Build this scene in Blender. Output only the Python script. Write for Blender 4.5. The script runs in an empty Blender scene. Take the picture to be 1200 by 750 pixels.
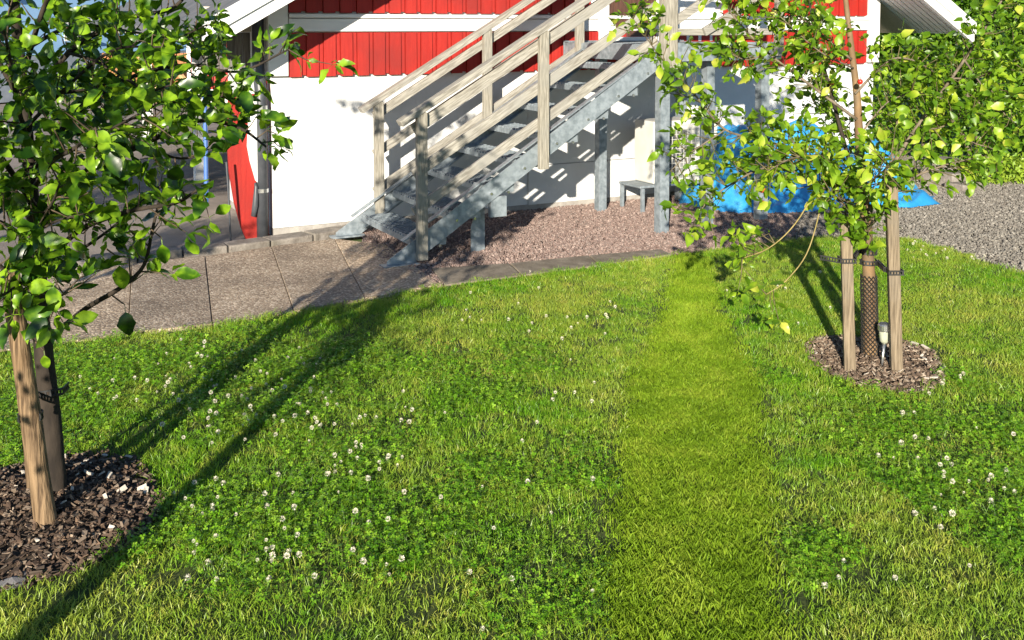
import bpy, bmesh, math, random
import numpy as np
from mathutils import Vector, Matrix, Euler
from mathutils.geometry import tessellate_polygon

random.seed(7)
rng = np.random.default_rng(7)
S = bpy.context.scene
COL = S.collection

# ------------------------------------------------------------------ camera
F, CX, CY, YH, CAMH = 1200.0, 600.0, 100.0, 30.0, 1.65
PITCH = math.atan((CY - YH) / F)
cd = bpy.data.cameras.new("camera")
cam = bpy.data.objects.new("camera", cd)
COL.objects.link(cam)
cam.location = (0, 0, CAMH)
cam.rotation_euler = (math.pi / 2 - PITCH, 0, 0)
cd.sensor_width = 36
cd.lens = 36.0
cd.shift_y = -275.0 / 1200.0
cd.clip_end = 2000
S.camera = cam

# ------------------------------------------------------------------ light
SUN_AZ, SUN_EL = math.radians(9.8), math.radians(15.5)     # light travels towards +y, turned 9.8 degrees to +x
w = bpy.data.worlds.new("World")
S.world = w
w.use_nodes = True
nt = w.node_tree
sky = nt.nodes.new("ShaderNodeTexSky")
sky.sky_type = 'NISHITA'
sky.sun_disc = False
sky.sun_elevation = SUN_EL
sky.sun_rotation = math.pi + SUN_AZ
sky.ozone_density = 4.0
sky.dust_density = 0.2
nt.links.new(sky.outputs[0], nt.nodes["Background"].inputs[0])
nt.nodes["Background"].inputs[1].default_value = 0.075
ld = bpy.data.lights.new("sun", 'SUN')
ld.energy = 5.0
ld.angle = math.radians(0.5)
ld.color = (1.0, 0.91, 0.76)
sun = bpy.data.objects.new("sun", ld)
COL.objects.link(sun)
sdir = Vector((math.sin(SUN_AZ) * math.cos(SUN_EL), math.cos(SUN_AZ) * math.cos(SUN_EL), -math.sin(SUN_EL)))
sun.rotation_euler = sdir.to_track_quat('-Z', 'Y').to_euler()
sun.location = (-2, -8, 6)
S.view_settings.view_transform = 'Standard'
S.view_settings.look = 'None'
S.view_settings.gamma = 1
S.view_settings.use_curve_mapping = False
S.view_settings.exposure = 1.1

# ------------------------------------------------------------------ layout maths
_R = np.array([0, math.cos(PITCH), -math.sin(PITCH)])
_U = np.array([0, math.sin(PITCH), math.cos(PITCH)])
_X = np.array([1.0, 0, 0])
_C = np.array([0, 0, CAMH])


def ray(x, y):
    return _R + _X * (x - CX) / F - _U * (y - CY) / F


def gp(x, y, z=0.0):
    r = ray(x, y)
    return _C + r * ((z - CAMH) / r[2])


def at(x, y, Y):
    r = ray(x, y)
    return _C + r * (Y / r[1])


def proj(p):
    v = np.asarray(p) - _C
    d = v @ _R
    return CX + F * (v @ _X) / d, CY - F * (v @ _U) / d, d


HA = math.radians(28)
HU = np.array([math.cos(HA), math.sin(HA), 0])
HN = np.array([math.sin(HA), -math.cos(HA), 0])
HP = gp(320, 275)


def HW(s, d, z=0.0):
    return HP + HU * s + HN * d + np.array([0, 0, z])


# ------------------------------------------------------------------ mesh helpers
class MB:
    def __init__(self):
        self.v, self.f = [], []

    def add(self, vs, fs):
        o = len(self.v)
        self.v += [tuple(map(float, q)) for q in vs]
        self.f += [tuple(i + o for i in q) for q in fs]
        return self

    def box(self, x0, x1, y0, y1, z0, z1):
        return self.add([(x0, y0, z0), (x1, y0, z0), (x1, y1, z0), (x0, y1, z0), (x0, y0, z1), (x1, y0, z1), (x1, y1, z1), (x0, y1, z1)],
                        [(0, 3, 2, 1), (4, 5, 6, 7), (0, 1, 5, 4), (1, 2, 6, 5), (2, 3, 7, 6), (3, 0, 4, 7)])

    def bar(self, p0, p1, wd, ht, up=(0, 0, 1)):
        p0, p1 = np.array(p0, float), np.array(p1, float)
        t = p1 - p0
        t /= np.linalg.norm(t)
        sd = np.cross(t, np.array(up, float))
        sd /= np.linalg.norm(sd)
        un = np.cross(sd, t)
        vs = []
        for p in (p0, p1):
            for a, b in ((-1, -1), (1, -1), (1, 1), (-1, 1)):
                vs.append(p + sd * a * wd / 2 + un * b * ht / 2)
        return self.add(vs, [(0, 1, 2, 3), (7, 6, 5, 4), (0, 4, 5, 1), (1, 5, 6, 2), (2, 6, 7, 3), (3, 7, 4, 0)])

    def prism(self, poly, y0, y1):
        """outline in (x, z) extruded along y"""
        n = len(poly)
        vs = [(x, y0, z) for x, z in poly] + [(x, y1, z) for x, z in poly]
        fs = [tuple(range(n))[::-1], tuple(range(n, 2 * n))]
        for i in range(n):
            j = (i + 1) % n
            fs.append((i, j, n + j, n + i))
        return self.add(vs, fs)

    def tube(self, pts, rad, n=6, cap=True, jit=0.0):
        pts = [np.array(p, float) for p in pts]
        m = len(pts)
        if not hasattr(rad, '__len__'):
            rad = [rad] * m
        ref = np.array([0.31, 0.17, 0.93])
        vs = []
        for i, p in enumerate(pts):
            t = pts[min(i + 1, m - 1)] - pts[max(i - 1, 0)]
            t = t / (np.linalg.norm(t) + 1e-9)
            a = np.cross(t, ref)
            if np.linalg.norm(a) < .1:
                a = np.cross(t, np.array([1.0, 0, 0]))
            a /= np.linalg.norm(a)
            b = np.cross(t, a)
            for k in range(n):
                th = 2 * math.pi * k / n
                r = rad[i] * (1 + (jit * (random.random() - .5) if jit else 0))
                vs.append(p + (a * math.cos(th) + b * math.sin(th)) * r)
        fs = []
        for i in range(m - 1):
            for k in range(n):
                k2 = (k + 1) % n
                fs.append((i * n + k, i * n + k2, (i + 1) * n + k2, (i + 1) * n + k))
        if cap:
            fs.append(tuple(range(n))[::-1])
            fs.append(tuple((m - 1) * n + k for k in range(n)))
        return self.add(vs, fs)

    def lathe(self, prof, n=16, c=(0, 0, 0)):
        vs, fs = [], []
        for r, z in prof:
            for k in range(n):
                th = 2 * math.pi * k / n
                vs.append((c[0] + r * math.cos(th), c[1] + r * math.sin(th), c[2] + z))
        for i in range(len(prof) - 1):
            for k in range(n):
                k2 = (k + 1) % n
                fs.append((i * n + k, i * n + k2, (i + 1) * n + k2, (i + 1) * n + k))
        fs.append(tuple(range(n))[::-1])
        fs.append(tuple((len(prof) - 1) * n + k for k in range(n)))
        return self.add(vs, fs)

    def mesh(self, name, mat=None):
        me = bpy.data.meshes.new(name)
        me.from_pydata(self.v, [], self.f)
        if mat:
            me.materials.append(mat)
        me.update()
        return me

    def build(self, name, mat, parent=None, bevel=0.0, smooth=False):
        o = bpy.data.objects.new(name, self.mesh(name, mat))
        COL.objects.link(o)
        o.parent = parent
        if smooth:
            for p in o.data.polygons:
                p.use_smooth = True
        if bevel:
            m = o.modifiers.new("bevel", 'BEVEL')
            m.width = bevel
            m.segments = 2
            m.limit_method = 'ANGLE'
        return o


def tag(o, label, cat, group=None, kind=None):
    o["label"] = label
    o["category"] = cat
    if group:
        o["group"] = group
    if kind:
        o["kind"] = kind
    return o


def struct(o, label=None):
    o["kind"] = "structure"
    if label:
        o["label"] = label
    return o


def empty(name, loc, rz=0.0):
    o = bpy.data.objects.new(name, None)
    COL.objects.link(o)
    o.location = [float(q) for q in loc]
    o.rotation_euler = (0, 0, rz)
    o.empty_display_size = .1
    return o


def np_mesh(name, verts, quads_or_tris, mat=None):
    """fast mesh from numpy arrays; all faces with the same count"""
    verts = np.asarray(verts, np.float32)
    fc = np.asarray(quads_or_tris, np.int32)
    k = fc.shape[1]
    me = bpy.data.meshes.new(name)
    me.vertices.add(len(verts))
    me.vertices.foreach_set("co", verts.ravel())
    me.loops.add(fc.size)
    me.loops.foreach_set("vertex_index", fc.ravel())
    me.polygons.add(len(fc))
    me.polygons.foreach_set("loop_start", np.arange(0, fc.size, k, dtype=np.int32))
    me.polygons.foreach_set("loop_total", np.full(len(fc), k, np.int32))
    me.polygons.foreach_set("use_smooth", np.ones(len(fc), bool))
    if mat:
        me.materials.append(mat)
    me.update(calc_edges=True)
    return me


# ------------------------------------------------------------------ materials
def ramp(nt, stops):
    r = nt.nodes.new("ShaderNodeValToRGB")
    el = r.color_ramp.elements
    while len(el) < len(stops):
        el.new(0.5)
    for e, (p, c) in zip(el, stops):
        e.position = p
        e.color = (*c, 1)
    return r


def base_mat(name):
    m = bpy.data.materials.new(name)
    m.use_nodes = True
    nt = m.node_tree
    return m, nt, nt.nodes["Principled BSDF"]


def noise_mat(name, c1, c2, scale=8.0, rough=0.7, bump=0.0, bscale=None, stretch=(1, 1, 1), rot=(0, 0, 0), metal=0.0, detail=5.0, coord='Object', spec=0.4, lo=.35, hi=.65, c3=None, dscale=1.3):
    m, nt, b = base_mat(name)
    tc = nt.nodes.new("ShaderNodeTexCoord")
    mp = nt.nodes.new("ShaderNodeMapping")
    mp.vector_type = 'TEXTURE' if rot != (0, 0, 0) else 'POINT'
    if rot != (0, 0, 0):
        mp.inputs['Rotation'].default_value = rot
        mp.inputs['Scale'].default_value = [1 / q for q in stretch]
    else:
        mp.inputs['Scale'].default_value = stretch
    if coord == 'World':
        g = nt.nodes.new("ShaderNodeNewGeometry")
        nt.links.new(g.outputs['Position'], mp.inputs[0])
    else:
        nt.links.new(tc.outputs[coord], mp.inputs[0])
    n = nt.nodes.new("ShaderNodeTexNoise")
    n.inputs['Scale'].default_value = scale
    n.inputs['Detail'].default_value = detail
    nt.links.new(mp.outputs[0], n.inputs['Vector'])
    r = ramp(nt, [(lo, c1), (hi, c2)])
    nt.links.new(n.outputs[0], r.inputs[0])
    out = r.outputs[0]
    if c3 is not None:      # broad weathering / dirt on top
        n3 = nt.nodes.new("ShaderNodeTexNoise")
        n3.inputs['Scale'].default_value = dscale
        n3.inputs['Detail'].default_value = 4
        if coord == 'World':
            nt.links.new(g.outputs['Position'], n3.inputs['Vector'])
        else:
            nt.links.new(tc.outputs[coord], n3.inputs['Vector'])
        r3 = ramp(nt, [(.48, (0, 0, 0)), (.7, (1, 1, 1))])
        nt.links.new(n3.outputs[0], r3.inputs[0])
        mx = nt.nodes.new("ShaderNodeMix")
        mx.data_type = 'RGBA'
        nt.links.new(r3.outputs[0], mx.inputs[0])
        nt.links.new(out, mx.inputs[6])
        mx.inputs[7].default_value = (*c3, 1)
        out = mx.outputs[2]
    nt.links.new(out, b.inputs['Base Color'])
    b.inputs['Roughness'].default_value = rough
    b.inputs['Metallic'].default_value = metal
    b.inputs['Specular IOR Level'].default_value = spec
    if bump:
        bp = nt.nodes.new("ShaderNodeBump")
        bp.inputs['Strength'].default_value = bump
        bp.inputs['Distance'].default_value = 0.01
        if bscale:
            n2 = nt.nodes.new("ShaderNodeTexNoise")
            n2.inputs['Scale'].default_value = bscale
            n2.inputs['Detail'].default_value = 6
            nt.links.new(mp.outputs[0], n2.inputs['Vector'])
            nt.links.new(n2.outputs[0], bp.inputs['Height'])
        else:
            nt.links.new(n.outputs[0], bp.inputs['Height'])
        nt.links.new(bp.outputs[0], b.inputs['Normal'])
    return m


def aggregate_mat(name, cols, scale=90, bump=.6, rough=.85):
    """exposed pebbles set in mortar; colour by voronoi cell"""
    m, nt, b = base_mat(name)
    g = nt.nodes.new("ShaderNodeNewGeometry")
    v = nt.nodes.new("ShaderNodeTexVoronoi")
    v.inputs['Scale'].default_value = scale
    nt.links.new(g.outputs['Position'], v.inputs['Vector'])
    sp = nt.nodes.new("ShaderNodeSeparateColor")
    nt.links.new(v.outputs['Color'], sp.inputs[0])
    r = ramp(nt, [(i / (len(cols) - 1), c) for i, c in enumerate(cols)])
    nt.links.new(sp.outputs[0], r.inputs[0])
    n = nt.nodes.new("ShaderNodeTexNoise")
    n.inputs['Scale'].default_value = 2.2
    n.inputs['Detail'].default_value = 5
    nt.links.new(g.outputs['Position'], n.inputs['Vector'])
    r2 = ramp(nt, [(.3, (.62, .6, .58)), (.7, (1.1, 1.08, 1.05))])
    nt.links.new(n.outputs[0], r2.inputs[0])
    mx = nt.nodes.new("ShaderNodeMix")
    mx.data_type = 'RGBA'
    mx.blend_type = 'MULTIPLY'
    mx.inputs[0].default_value = 1
    nt.links.new(r.outputs[0], mx.inputs[6])
    nt.links.new(r2.outputs[0], mx.inputs[7])
    oi = nt.nodes.new("ShaderNodeObjectInfo")
    r4 = ramp(nt, [(0, (.86, .84, .82)), (.5, (1.0, .97, .93)), (1, (1.12, 1.07, 1.0))])
    nt.links.new(oi.outputs['Random'], r4.inputs[0])
    mx2 = nt.nodes.new("ShaderNodeMix")
    mx2.data_type = 'RGBA'
    mx2.blend_type = 'MULTIPLY'
    mx2.inputs[0].default_value = 1
    nt.links.new(mx.outputs[2], mx2.inputs[6])
    nt.links.new(r4.outputs[0], mx2.inputs[7])
    nt.links.new(mx2.outputs[2], b.inputs['Base Color'])
    bp = nt.nodes.new("ShaderNodeBump")
    bp.inputs['Strength'].default_value = bump
    bp.inputs['Distance'].default_value = .006
    bp.invert = True
    nt.links.new(v.outputs['Distance'], bp.inputs['Height'])
    nt.links.new(bp.outputs[0], b.inputs['Normal'])
    b.inputs['Roughness'].default_value = rough
    return m


def leaf_mat(name, cols, scale=14.0, trans=.35, rough=.4, big=None, spec=.5, tcol=None, mscale=1.0):
    """foliage: cell-wise tint by position, translucent; big = (dry colour, lush colour, scale) adds broad patches"""
    m, nt, b = base_mat(name)
    g = nt.nodes.new("ShaderNodeNewGeometry")
    n = nt.nodes.new("ShaderNodeTexNoise")
    n.inputs['Scale'].default_value = scale
    n.inputs['Detail'].default_value = 2
    nt.links.new(g.outputs['Position'], n.inputs['Vector'])
    oi = nt.nodes.new("ShaderNodeObjectInfo")
    ad = nt.nodes.new("ShaderNodeMath")
    ad.operation = 'MULTIPLY_ADD'
    nt.links.new(oi.outputs['Random'], ad.inputs[0])
    ad.inputs[1].default_value = .35
    ad.inputs[2].default_value = -.175
    ad2 = nt.nodes.new("ShaderNodeMath")
    ad2.operation = 'ADD'
    nt.links.new(n.outputs[0], ad2.inputs[0])
    nt.links.new(ad.outputs[0], ad2.inputs[1])
    k = len(cols)
    r = ramp(nt, [(.28 + .44 * i / (k - 1), c) for i, c in enumerate(cols)])
    nt.links.new(ad2.outputs[0], r.inputs[0])
    out = r.outputs[0]
    if big:
        n2 = nt.nodes.new("ShaderNodeTexNoise")
        n2.inputs['Scale'].default_value = big[2]
        n2.inputs['Detail'].default_value = 4
        nt.links.new(g.outputs['Position'], n2.inputs['Vector'])
        r2 = ramp(nt, [(.36, big[1]), (.64, big[0])])
        nt.links.new(n2.outputs[0], r2.inputs[0])
        mx = nt.nodes.new("ShaderNodeMix")
        mx.data_type = 'RGBA'
        mx.inputs[0].default_value = .55
        nt.links.new(out, mx.inputs[6])
        nt.links.new(r2.outputs[0], mx.inputs[7])
        out = mx.outputs[2]
    nt.links.new(out, b.inputs['Base Color'])
    b.inputs['Roughness'].default_value = rough
    b.inputs['Specular IOR Level'].default_value = spec
    t = nt.nodes.new("ShaderNodeBsdfTranslucent")
    hs = nt.nodes.new("ShaderNodeHueSaturation")
    hs.inputs['Hue'].default_value = .485
    hs.inputs['Value'].default_value = 1.6
    nt.links.new(out, hs.inputs['Color'])
    nt.links.new(hs.outputs[0], t.inputs[0])
    ms = nt.nodes.new("ShaderNodeMixShader")
    ms.inputs[0].default_value = trans
    nt.links.new(b.outputs[0], ms.inputs[1])
    nt.links.new(t.outputs[0], ms.inputs[2])
    nt.links.new(ms.outputs[0], nt.nodes["Material Output"].inputs[0])
    return m


RA = math.atan(.6)
M = {}
M['plaster'] = noise_mat('white_plaster', (.56, .57, .57), (.64, .645, .645), 3, .9, .8, 22, c3=(.50, .50, .49), dscale=.9)
M['plinth'] = noise_mat('plinth_plaster', (.6, .58, .55), (.74, .72, .69), 5, .9, .5, 40)
M['plinthgrey'] = noise_mat('grey_plinth', (.26, .24, .22), (.36, .34, .31), 9, .9, .5, 40)
M['red'] = noise_mat('red_boards', (.30, .012, .008), (.36, .018, .011), 6, .6, .25, 60, stretch=(9, 9, .7), c3=(.24, .016, .012), dscale=2.4, coord='World')
M['white'] = noise_mat('white_paint', (.66, .66, .65), (.72, .72, .71), 5, .5, .12, 60, stretch=(1, 1, 4), c3=(.7, .7, .67), dscale=2.5)
M['galv'] = noise_mat('galvanised_steel', (.19, .225, .25), (.32, .365, .40), 26, .5, .1, None, metal=.35, detail=3, c3=(.23, .265, .29), dscale=4)
M['woodrail'] = noise_mat('weathered_rail_wood', (.18, .165, .138), (.37, .35, .305), 8, .8, .35, None, stretch=(1.2, 14, 14), rot=(0, -RA, 0), c3=(.28, .27, .245), dscale=3)
M['woodpost'] = noise_mat('weathered_post_wood', (.165, .15, .12), (.345, .32, .265), 8, .8, .35, None, stretch=(14, 14, 1.2), c3=(.25, .24, .21), dscale=3)
M['woodhoriz'] = noise_mat('weathered_horizontal_wood', (.17, .16, .135), (.35, .33, .29), 8, .8, .35, None, stretch=(1.2, 14, 14), c3=(.27, .26, .23), dscale=3)
M['stake'] = noise_mat('stake_wood', (.10, .074, .046), (.25, .195, .13), 10, .8, .6, None, stretch=(16, 16, .8), c3=(.15, .125, .095), dscale=5)
M['roundstake'] = noise_mat('round_stake_wood', (.075, .045, .022), (.25, .165, .09), 9, .8, .8, None, stretch=(13, 13, .8), c3=(.14, .085, .04), dscale=4)
M['barkL'] = noise_mat('dark_bark', (.014, .010, .007), (.042, .031, .022), 22, .9, .7, None, stretch=(1, 1, .4))
M['barkR'] = noise_mat('tan_bark', (.11, .062, .03), (.23, .145, .07), 9, .75, .5, None, stretch=(1, 1, .5), c3=(.10, .075, .05), dscale=9)
M['twig'] = noise_mat('twig_bark', (.05, .035, .022), (.12, .085, .05), 30, .8)
M['greybranch'] = noise_mat('grey_branch_bark', (.09, .07, .05), (.20, .16, .115), 25, .8, .4)
M['shoot'] = noise_mat('young_shoot_bark', (.20, .16, .05), (.30, .23, .09), 30, .6)
M['shoottwig'] = noise_mat('green_brown_twigs', (.07, .06, .025), (.14, .11, .05), 30, .7)
M['black'] = noise_mat('black_rubber', (.012, .012, .013), (.03, .03, .03), 30, .5)
M['net'] = noise_mat('black_netting', (.014, .013, .012), (.03, .028, .025), 30, .55)
M['steel'] = noise_mat('brushed_steel', (.5, .5, .5), (.68, .68, .68), 40, .25, metal=.9)
M['clear'] = noise_mat('frosted_plastic', (.30, .32, .24), (.40, .42, .33), 20, .25)
M['pipe'] = noise_mat('dark_grey_downpipe', (.045, .05, .058), (.07, .075, .085), 12, .4)
M['darkwood'] = noise_mat('grey_shed_boards', (.10, .095, .09), (.2, .19, .18), 5, .85, .4, None, stretch=(12, 12, 1))
M['beige'] = noise_mat('beige_fascia', (.46, .41, .34), (.56, .51, .44), 6, .7, .2, None, stretch=(10, 10, 1))
M['door'] = noise_mat('dark_brown_door', (.06, .03, .022), (.10, .05, .035), 7, .45, .2, None, stretch=(8, 8, 1))
M['roof'] = noise_mat('roof_sheet', (.10, .10, .10), (.16, .15, .15), 8, .6)
M['bluep'] = noise_mat('blue_plastic', (.05, .12, .36), (.07, .16, .42), 12, .4)
M['tarp'] = noise_mat('blue_tarpaulin', (.018, .20, .48), (.04, .30, .60), 9, .36, .25, 50, c3=(.025, .24, .53), dscale=3, spec=.5)
M['hp'] = noise_mat('heat_pump_casing', (.50, .50, .46), (.58, .57, .53), 6, .5)
M['greydoor2'] = noise_mat('grey_fan_recess', (.16, .16, .16), (.2, .2, .2), 6, .6)
M['slab'] = aggregate_mat('exposed_aggregate', [(.18, .135, .095), (.43, .34, .25), (.31, .24, .175), (.74, .64, .51), (.23, .175, .125), (.48, .385, .285)], 85, bump=.6)
M['kerb'] = noise_mat('kerb_stone', (.15, .13, .11), (.27, .24, .21), 14, .9, .6, 60, c3=(.14, .125, .10), dscale=4)
M['concrete'] = noise_mat('concrete_strip', (.17, .14, .105), (.28, .235, .18), 10, .9, .5, 60, c3=(.15, .12, .085), dscale=4)
M['asphalt'] = noise_mat('worn_asphalt', (.22, .18, .15), (.31, .255, .215), 3, .92, .5, 200, coord='World')
M['soil'] = noise_mat('lawn_soil', (.032, .050, .008), (.065, .085, .018), 6, 1.0, .5, 50, coord='World')
M['earth'] = noise_mat('dark_earth', (.03, .02, .013), (.085, .058, .038), 14, 1.0, .9, 60, coord='World')
M['gravelbase'] = noise_mat('gravel_base', (.06, .042, .036), (.12, .09, .078), 40, 1.0, .8, 90, coord='World')
M['greybase'] = noise_mat('grey_gravel_base', (.05, .046, .042), (.10, .093, .084), 40, 1.0, .8, 90, coord='World')
M['land'] = noise_mat('far_land', (.05, .09, .025), (.10, .14, .04), .6, 1.0, coord='World')

# ------------------------------------------------------------------ ground sheets


def sheet(name, poly, z, mat, thick=0.0):
    pts = [Vector((float(p[0]), float(p[1]), z)) for p in poly]
    tris = tessellate_polygon([pts])
    me = bpy.data.meshes.new(name)
    me.from_pydata([tuple(p) for p in pts], [], [tuple(t) for t in tris])
    me.materials.append(mat)
    bm = bmesh.new()
    bm.from_mesh(me)
    bmesh.ops.recalc_face_normals(bm, faces=bm.faces)
    if bm.faces[0].normal.z < 0:
        bmesh.ops.reverse_faces(bm, faces=bm.faces)
    bm.to_mesh(me)
    bm.free()
    o = bpy.data.objects.new(name, me)
    COL.objects.link(o)
    return o


def inpoly(P, poly):
    P = np.asarray(P)
    x, y = P[:, 0], P[:, 1]
    ins = np.zeros(len(P), bool)
    n = len(poly)
    for i in range(n):
        x1, y1 = poly[i][0], poly[i][1]
        x2, y2 = poly[(i + 1) % n][0], poly[(i + 1) % n][1]
        c = ((y1 > y) != (y2 > y)) & (x < (x2 - x1) * (y - y1) / (y2 - y1 + 1e-12) + x1)
        ins ^= c
    return ins


def G(*px):
    return [gp(x, y)[:2] for x, y in px]


struct(sheet('ground', [(-400, -60), (400, -60), (400, 900), (-400, 900)], -.06, M['land']))
edge_left = G((-260, 455), (-80, 424), (0, 412), (100, 400), (250, 384), (400, 358), (520, 336), (620, 323), (700, 312), (790, 299), (870, 288))
edge_right = G((960, 279), (1060, 280), (1130, 299), (1200, 322), (1300, 354), (1450, 400))
lawn_poly = edge_left + edge_right + [np.array([6.5, 4.0]), np.array([6.5, -1.0]), np.array([-6.0, -1.0]), np.array([-6.0, 3.0])]
lawn = sheet('lawn', lawn_poly, 0.0, M['soil'])
struct(lawn)
yard_poly = [np.array([-14, 3.2])] + G((-260, 330), (60, 318), (185, 303), (320, 287), (446, 262)) + [HW(.3, -.2)[:2], HW(.3, -1.4)[:2], HW(2.7, -1.4)[:2], HW(2.7, -7)[:2], np.array([-4.0, 24.0]), np.array([-24, 24.0])]
struct(sheet('asphalt_yard', yard_poly, -.012, M['asphalt']))
bed_poly = [HW(.75, 0.1)[:2], HW(7.0, 0.1)[:2]] + G((900, 262), (905, 285), (870, 290), (790, 301), (700, 314), (620, 325), (520, 338), (450, 285))
bed_poly = [HW(.75, -.1)[:2], HW(4.6, -.1)[:2]] + G((935, 250), (930, 284), (870, 290), (790, 301), (700, 314), (620, 325), (520, 338), (425, 292), (425, 272))
struct(sheet('gravel_bed', bed_poly, -.008, M['gravelbase']))
drive_poly = G((905, 270), (930, 279), (960, 277), (1060, 278), (1130, 297), (1200, 320), (1300, 352), (1450, 398)) + [np.array([9.5, 5.5]), np.array([9.5, 16.0]), HW(6.6, -4)[:2], HW(6.6, .1)[:2], HW(4.4, .1)[:2]]
struct(sheet('gravel_drive', drive_poly, -.016, M['greybase']))
struct(sheet('far_lawn', [(-26, 24.1), (-3.5, 24.1), (-3.5, 60), (-26, 60)], -.02, M['soil']))

# path slabs: each a part of the path
path = empty('garden_path', gp(240, 340))
struct(path)
sj = [((-330, 395), (-420, 490)), ((-130, 352), (-190, 442)), ((-20, 334), (-60, 421)), ((70, 322), (45, 407)), ((155, 311), (150, 394)), ((240, 301), (249, 382.5)), ((318, 290), (345, 367)), ((392, 281), (428, 351)), ((452, 288), (517, 335))]
ORG = gp(240, 340)
for i in range(len(sj) - 1):
    (a0, b0), (a1, b1) = sj[i], sj[i + 1]
    q = [gp(*a0), gp(*b0), gp(*b1), gp(*a1)]
    c = sum(q) / 4
    q = [p + (c - p) * (.008 / np.linalg.norm(c - p)) * 1.0 for p in q]
    zt = .012 + random.uniform(-.004, .004)
    m = MB()
    vs = [(*(p - ORG)[:2], -.05) for p in q] + [(*(p - ORG)[:2], zt + random.uniform(-.003, .003)) for p in q]
    m.add(vs, [(0, 1, 2, 3), (7, 6, 5, 4), (0, 4, 5, 1), (1, 5, 6, 2), (2, 6, 7, 3), (3, 7, 4, 0)])
    m.build('paving_slab', M['slab'], path, bevel=.004)

# kerb stones between slabs and yard
kerb = empty('kerb', gp(320, 285))
struct(kerb)
KO = gp(320, 285)
kpx = [(-60, 331), (5, 324), (58, 317.5), (110, 312), (162, 306), (215, 299.5), (268, 294.5), (318, 288), (368, 280.5), (414, 273), (449, 266)]
kp = [gp(*q) for q in kpx]
for i in range(len(kp) - 1):
    a, b = kp[i], kp[i + 1]
    t = (b - a) / np.linalg.norm(b - a)
    nn = np.array([-t[1], t[0], 0])
    a2, b2 = a + t * .006 - KO, b - t * .006 - KO
    zt = .045 + random.uniform(-.006, .006)
    wd = .17 + random.uniform(-.01, .01)
    m = MB()
    base = [a2, b2, b2 + nn * wd, a2 + nn * wd]
    vs = [(p[0], p[1], -.06) for p in base] + [(p[0], p[1], zt + random.uniform(-.004, .004)) for p in base]
    m.add(vs, [(0, 3, 2, 1), (4, 5, 6, 7), (0, 1, 5, 4), (1, 2, 6, 5), (2, 3, 7, 6), (3, 0, 4, 7)])
    m.build('kerb_stone', M['kerb'], kerb, bevel=.012)

# narrow concrete strip along lawn and gravel
strip = empty('edging_strip', gp(600, 322))
struct(strip)
SO = gp(600, 322)
sp_ = [((505, 316), (521, 336)), ((597, 310.5), (612, 324.5)), ((690, 301), (703, 312.5)), ((775, 294), (789, 300.5))]
for i in range(3):
    q = [gp(*sp_[i][0]), gp(*sp_[i][1]), gp(*sp_[i + 1][1]), gp(*sp_[i + 1][0])]
    c = sum(q) / 4
    q = [p + (c - p) * (.006 / np.linalg.norm(c - p)) - SO for p in q]
    m = MB()
    vs = [(p[0], p[1], -.06) for p in q] + [(p[0], p[1], .014 + random.uniform(-.003, .003)) for p in q]
    m.add(vs, [(0, 1, 2, 3), (7, 6, 5, 4), (0, 4, 5, 1), (1, 5, 6, 2), (2, 6, 7, 3), (3, 7, 4, 0)])
    m.build('concrete_strip', M['concrete'], strip, bevel=.006)

# ------------------------------------------------------------------ house (gable wall towards the garden)
house = empty('house', HP, HA)
tag(house, 'white plastered house with red board gable and steel staircase in front', 'house')
WL = 6.58


def hb(name, mat, s0, s1, d0, d1, z0, z1, parent=house, bevel=0.0):
    return MB().box(s0, s1, -d1, -d0, z0, z1).build(name, mat, parent, bevel)


hb('wall', M['plaster'], 2.3, WL, -1.5, 0, .40, 1.27)
hb('wall', M['plaster'], 0, 2.297, -1.5, .0, .05, 1.27)
hb('wall', M['plaster'], 2.6, WL, -7, -1.502, -.1, 1.27)
hb('plinth', M['plaster'], 2.3, WL + .005, -1.51, .022, .05, .395)
hb('plinth_base', M['plinthgrey'], .002, WL, -1.49, .012, -.1, .048)
# upper gable wall body
gm = MB()
gm.prism([(0.0, 1.272), (WL, 1.272), (WL, 1.98), (WL / 2, 3.82), (0.0, 1.98)], .01, 1.5)
gm.prism([(2.6, 1.272), (WL, 1.272), (WL, 1.98), (WL / 2, 3.82), (2.6, 3.42)], 1.502, 7)
gm.build('gable_wall', M['white'], house)
for y0 in (3.2, 6.8):
    MB().box(.02, .14, y0, y0 + .12, -.1, 2.0).build('carport_post', M['white'], house)
# boards
pitch = .1402


def board_mesh(z0, z1, name):
    m = MB()
    m.box(.004, .102, -.040, -.012, z0, z1)
    m.box(.102, .1395, -.027, -.012, z0 + .012, z1)
    return m.mesh(name, M['red'])


lowb = board_mesh(1.245, 1.595, 'siding_board')
nb = 0
for band in (0, 1):
    for i in range(int(WL / pitch)):
        s0 = .135 + i * pitch
        if s0 + pitch > WL - .12:
            continue
        if band == 1 and 2.97 < s0 + pitch and s0 < 4.36:
            continue
        if band == 0:
            me = lowb
        else:
            zt = min(1.98 + s0 * .56, 1.98 + (WL - s0 - pitch) * .56) - .05
            me = board_mesh(1.752, max(1.9, zt), 'siding_board')
        o = bpy.data.objects.new('siding_board', me)
        COL.objects.link(o)
        o.parent = house
        o.location = (s0, random.uniform(-.0015, .0015), 0)
hb('trim_band', M['white'], .135, WL - .13, .011, .046, 1.603, 1.705, bevel=.004)
hb('trim_ledge', M['white'], .135, WL - .13, .011, .062, 1.712, 1.742, bevel=.004)
hb('corner_board', M['white'], -.03, .127, -.09, .052, 1.255, 2.02, bevel=.004)
hb('corner_board', M['white'], WL - .127, WL + .03, -.09, .052, 1.255, 2.02, bevel=.004)
hb('corner_board', M['red'], -.062, -.035, -.09, .02, .0, 1.22, bevel=.003)
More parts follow.
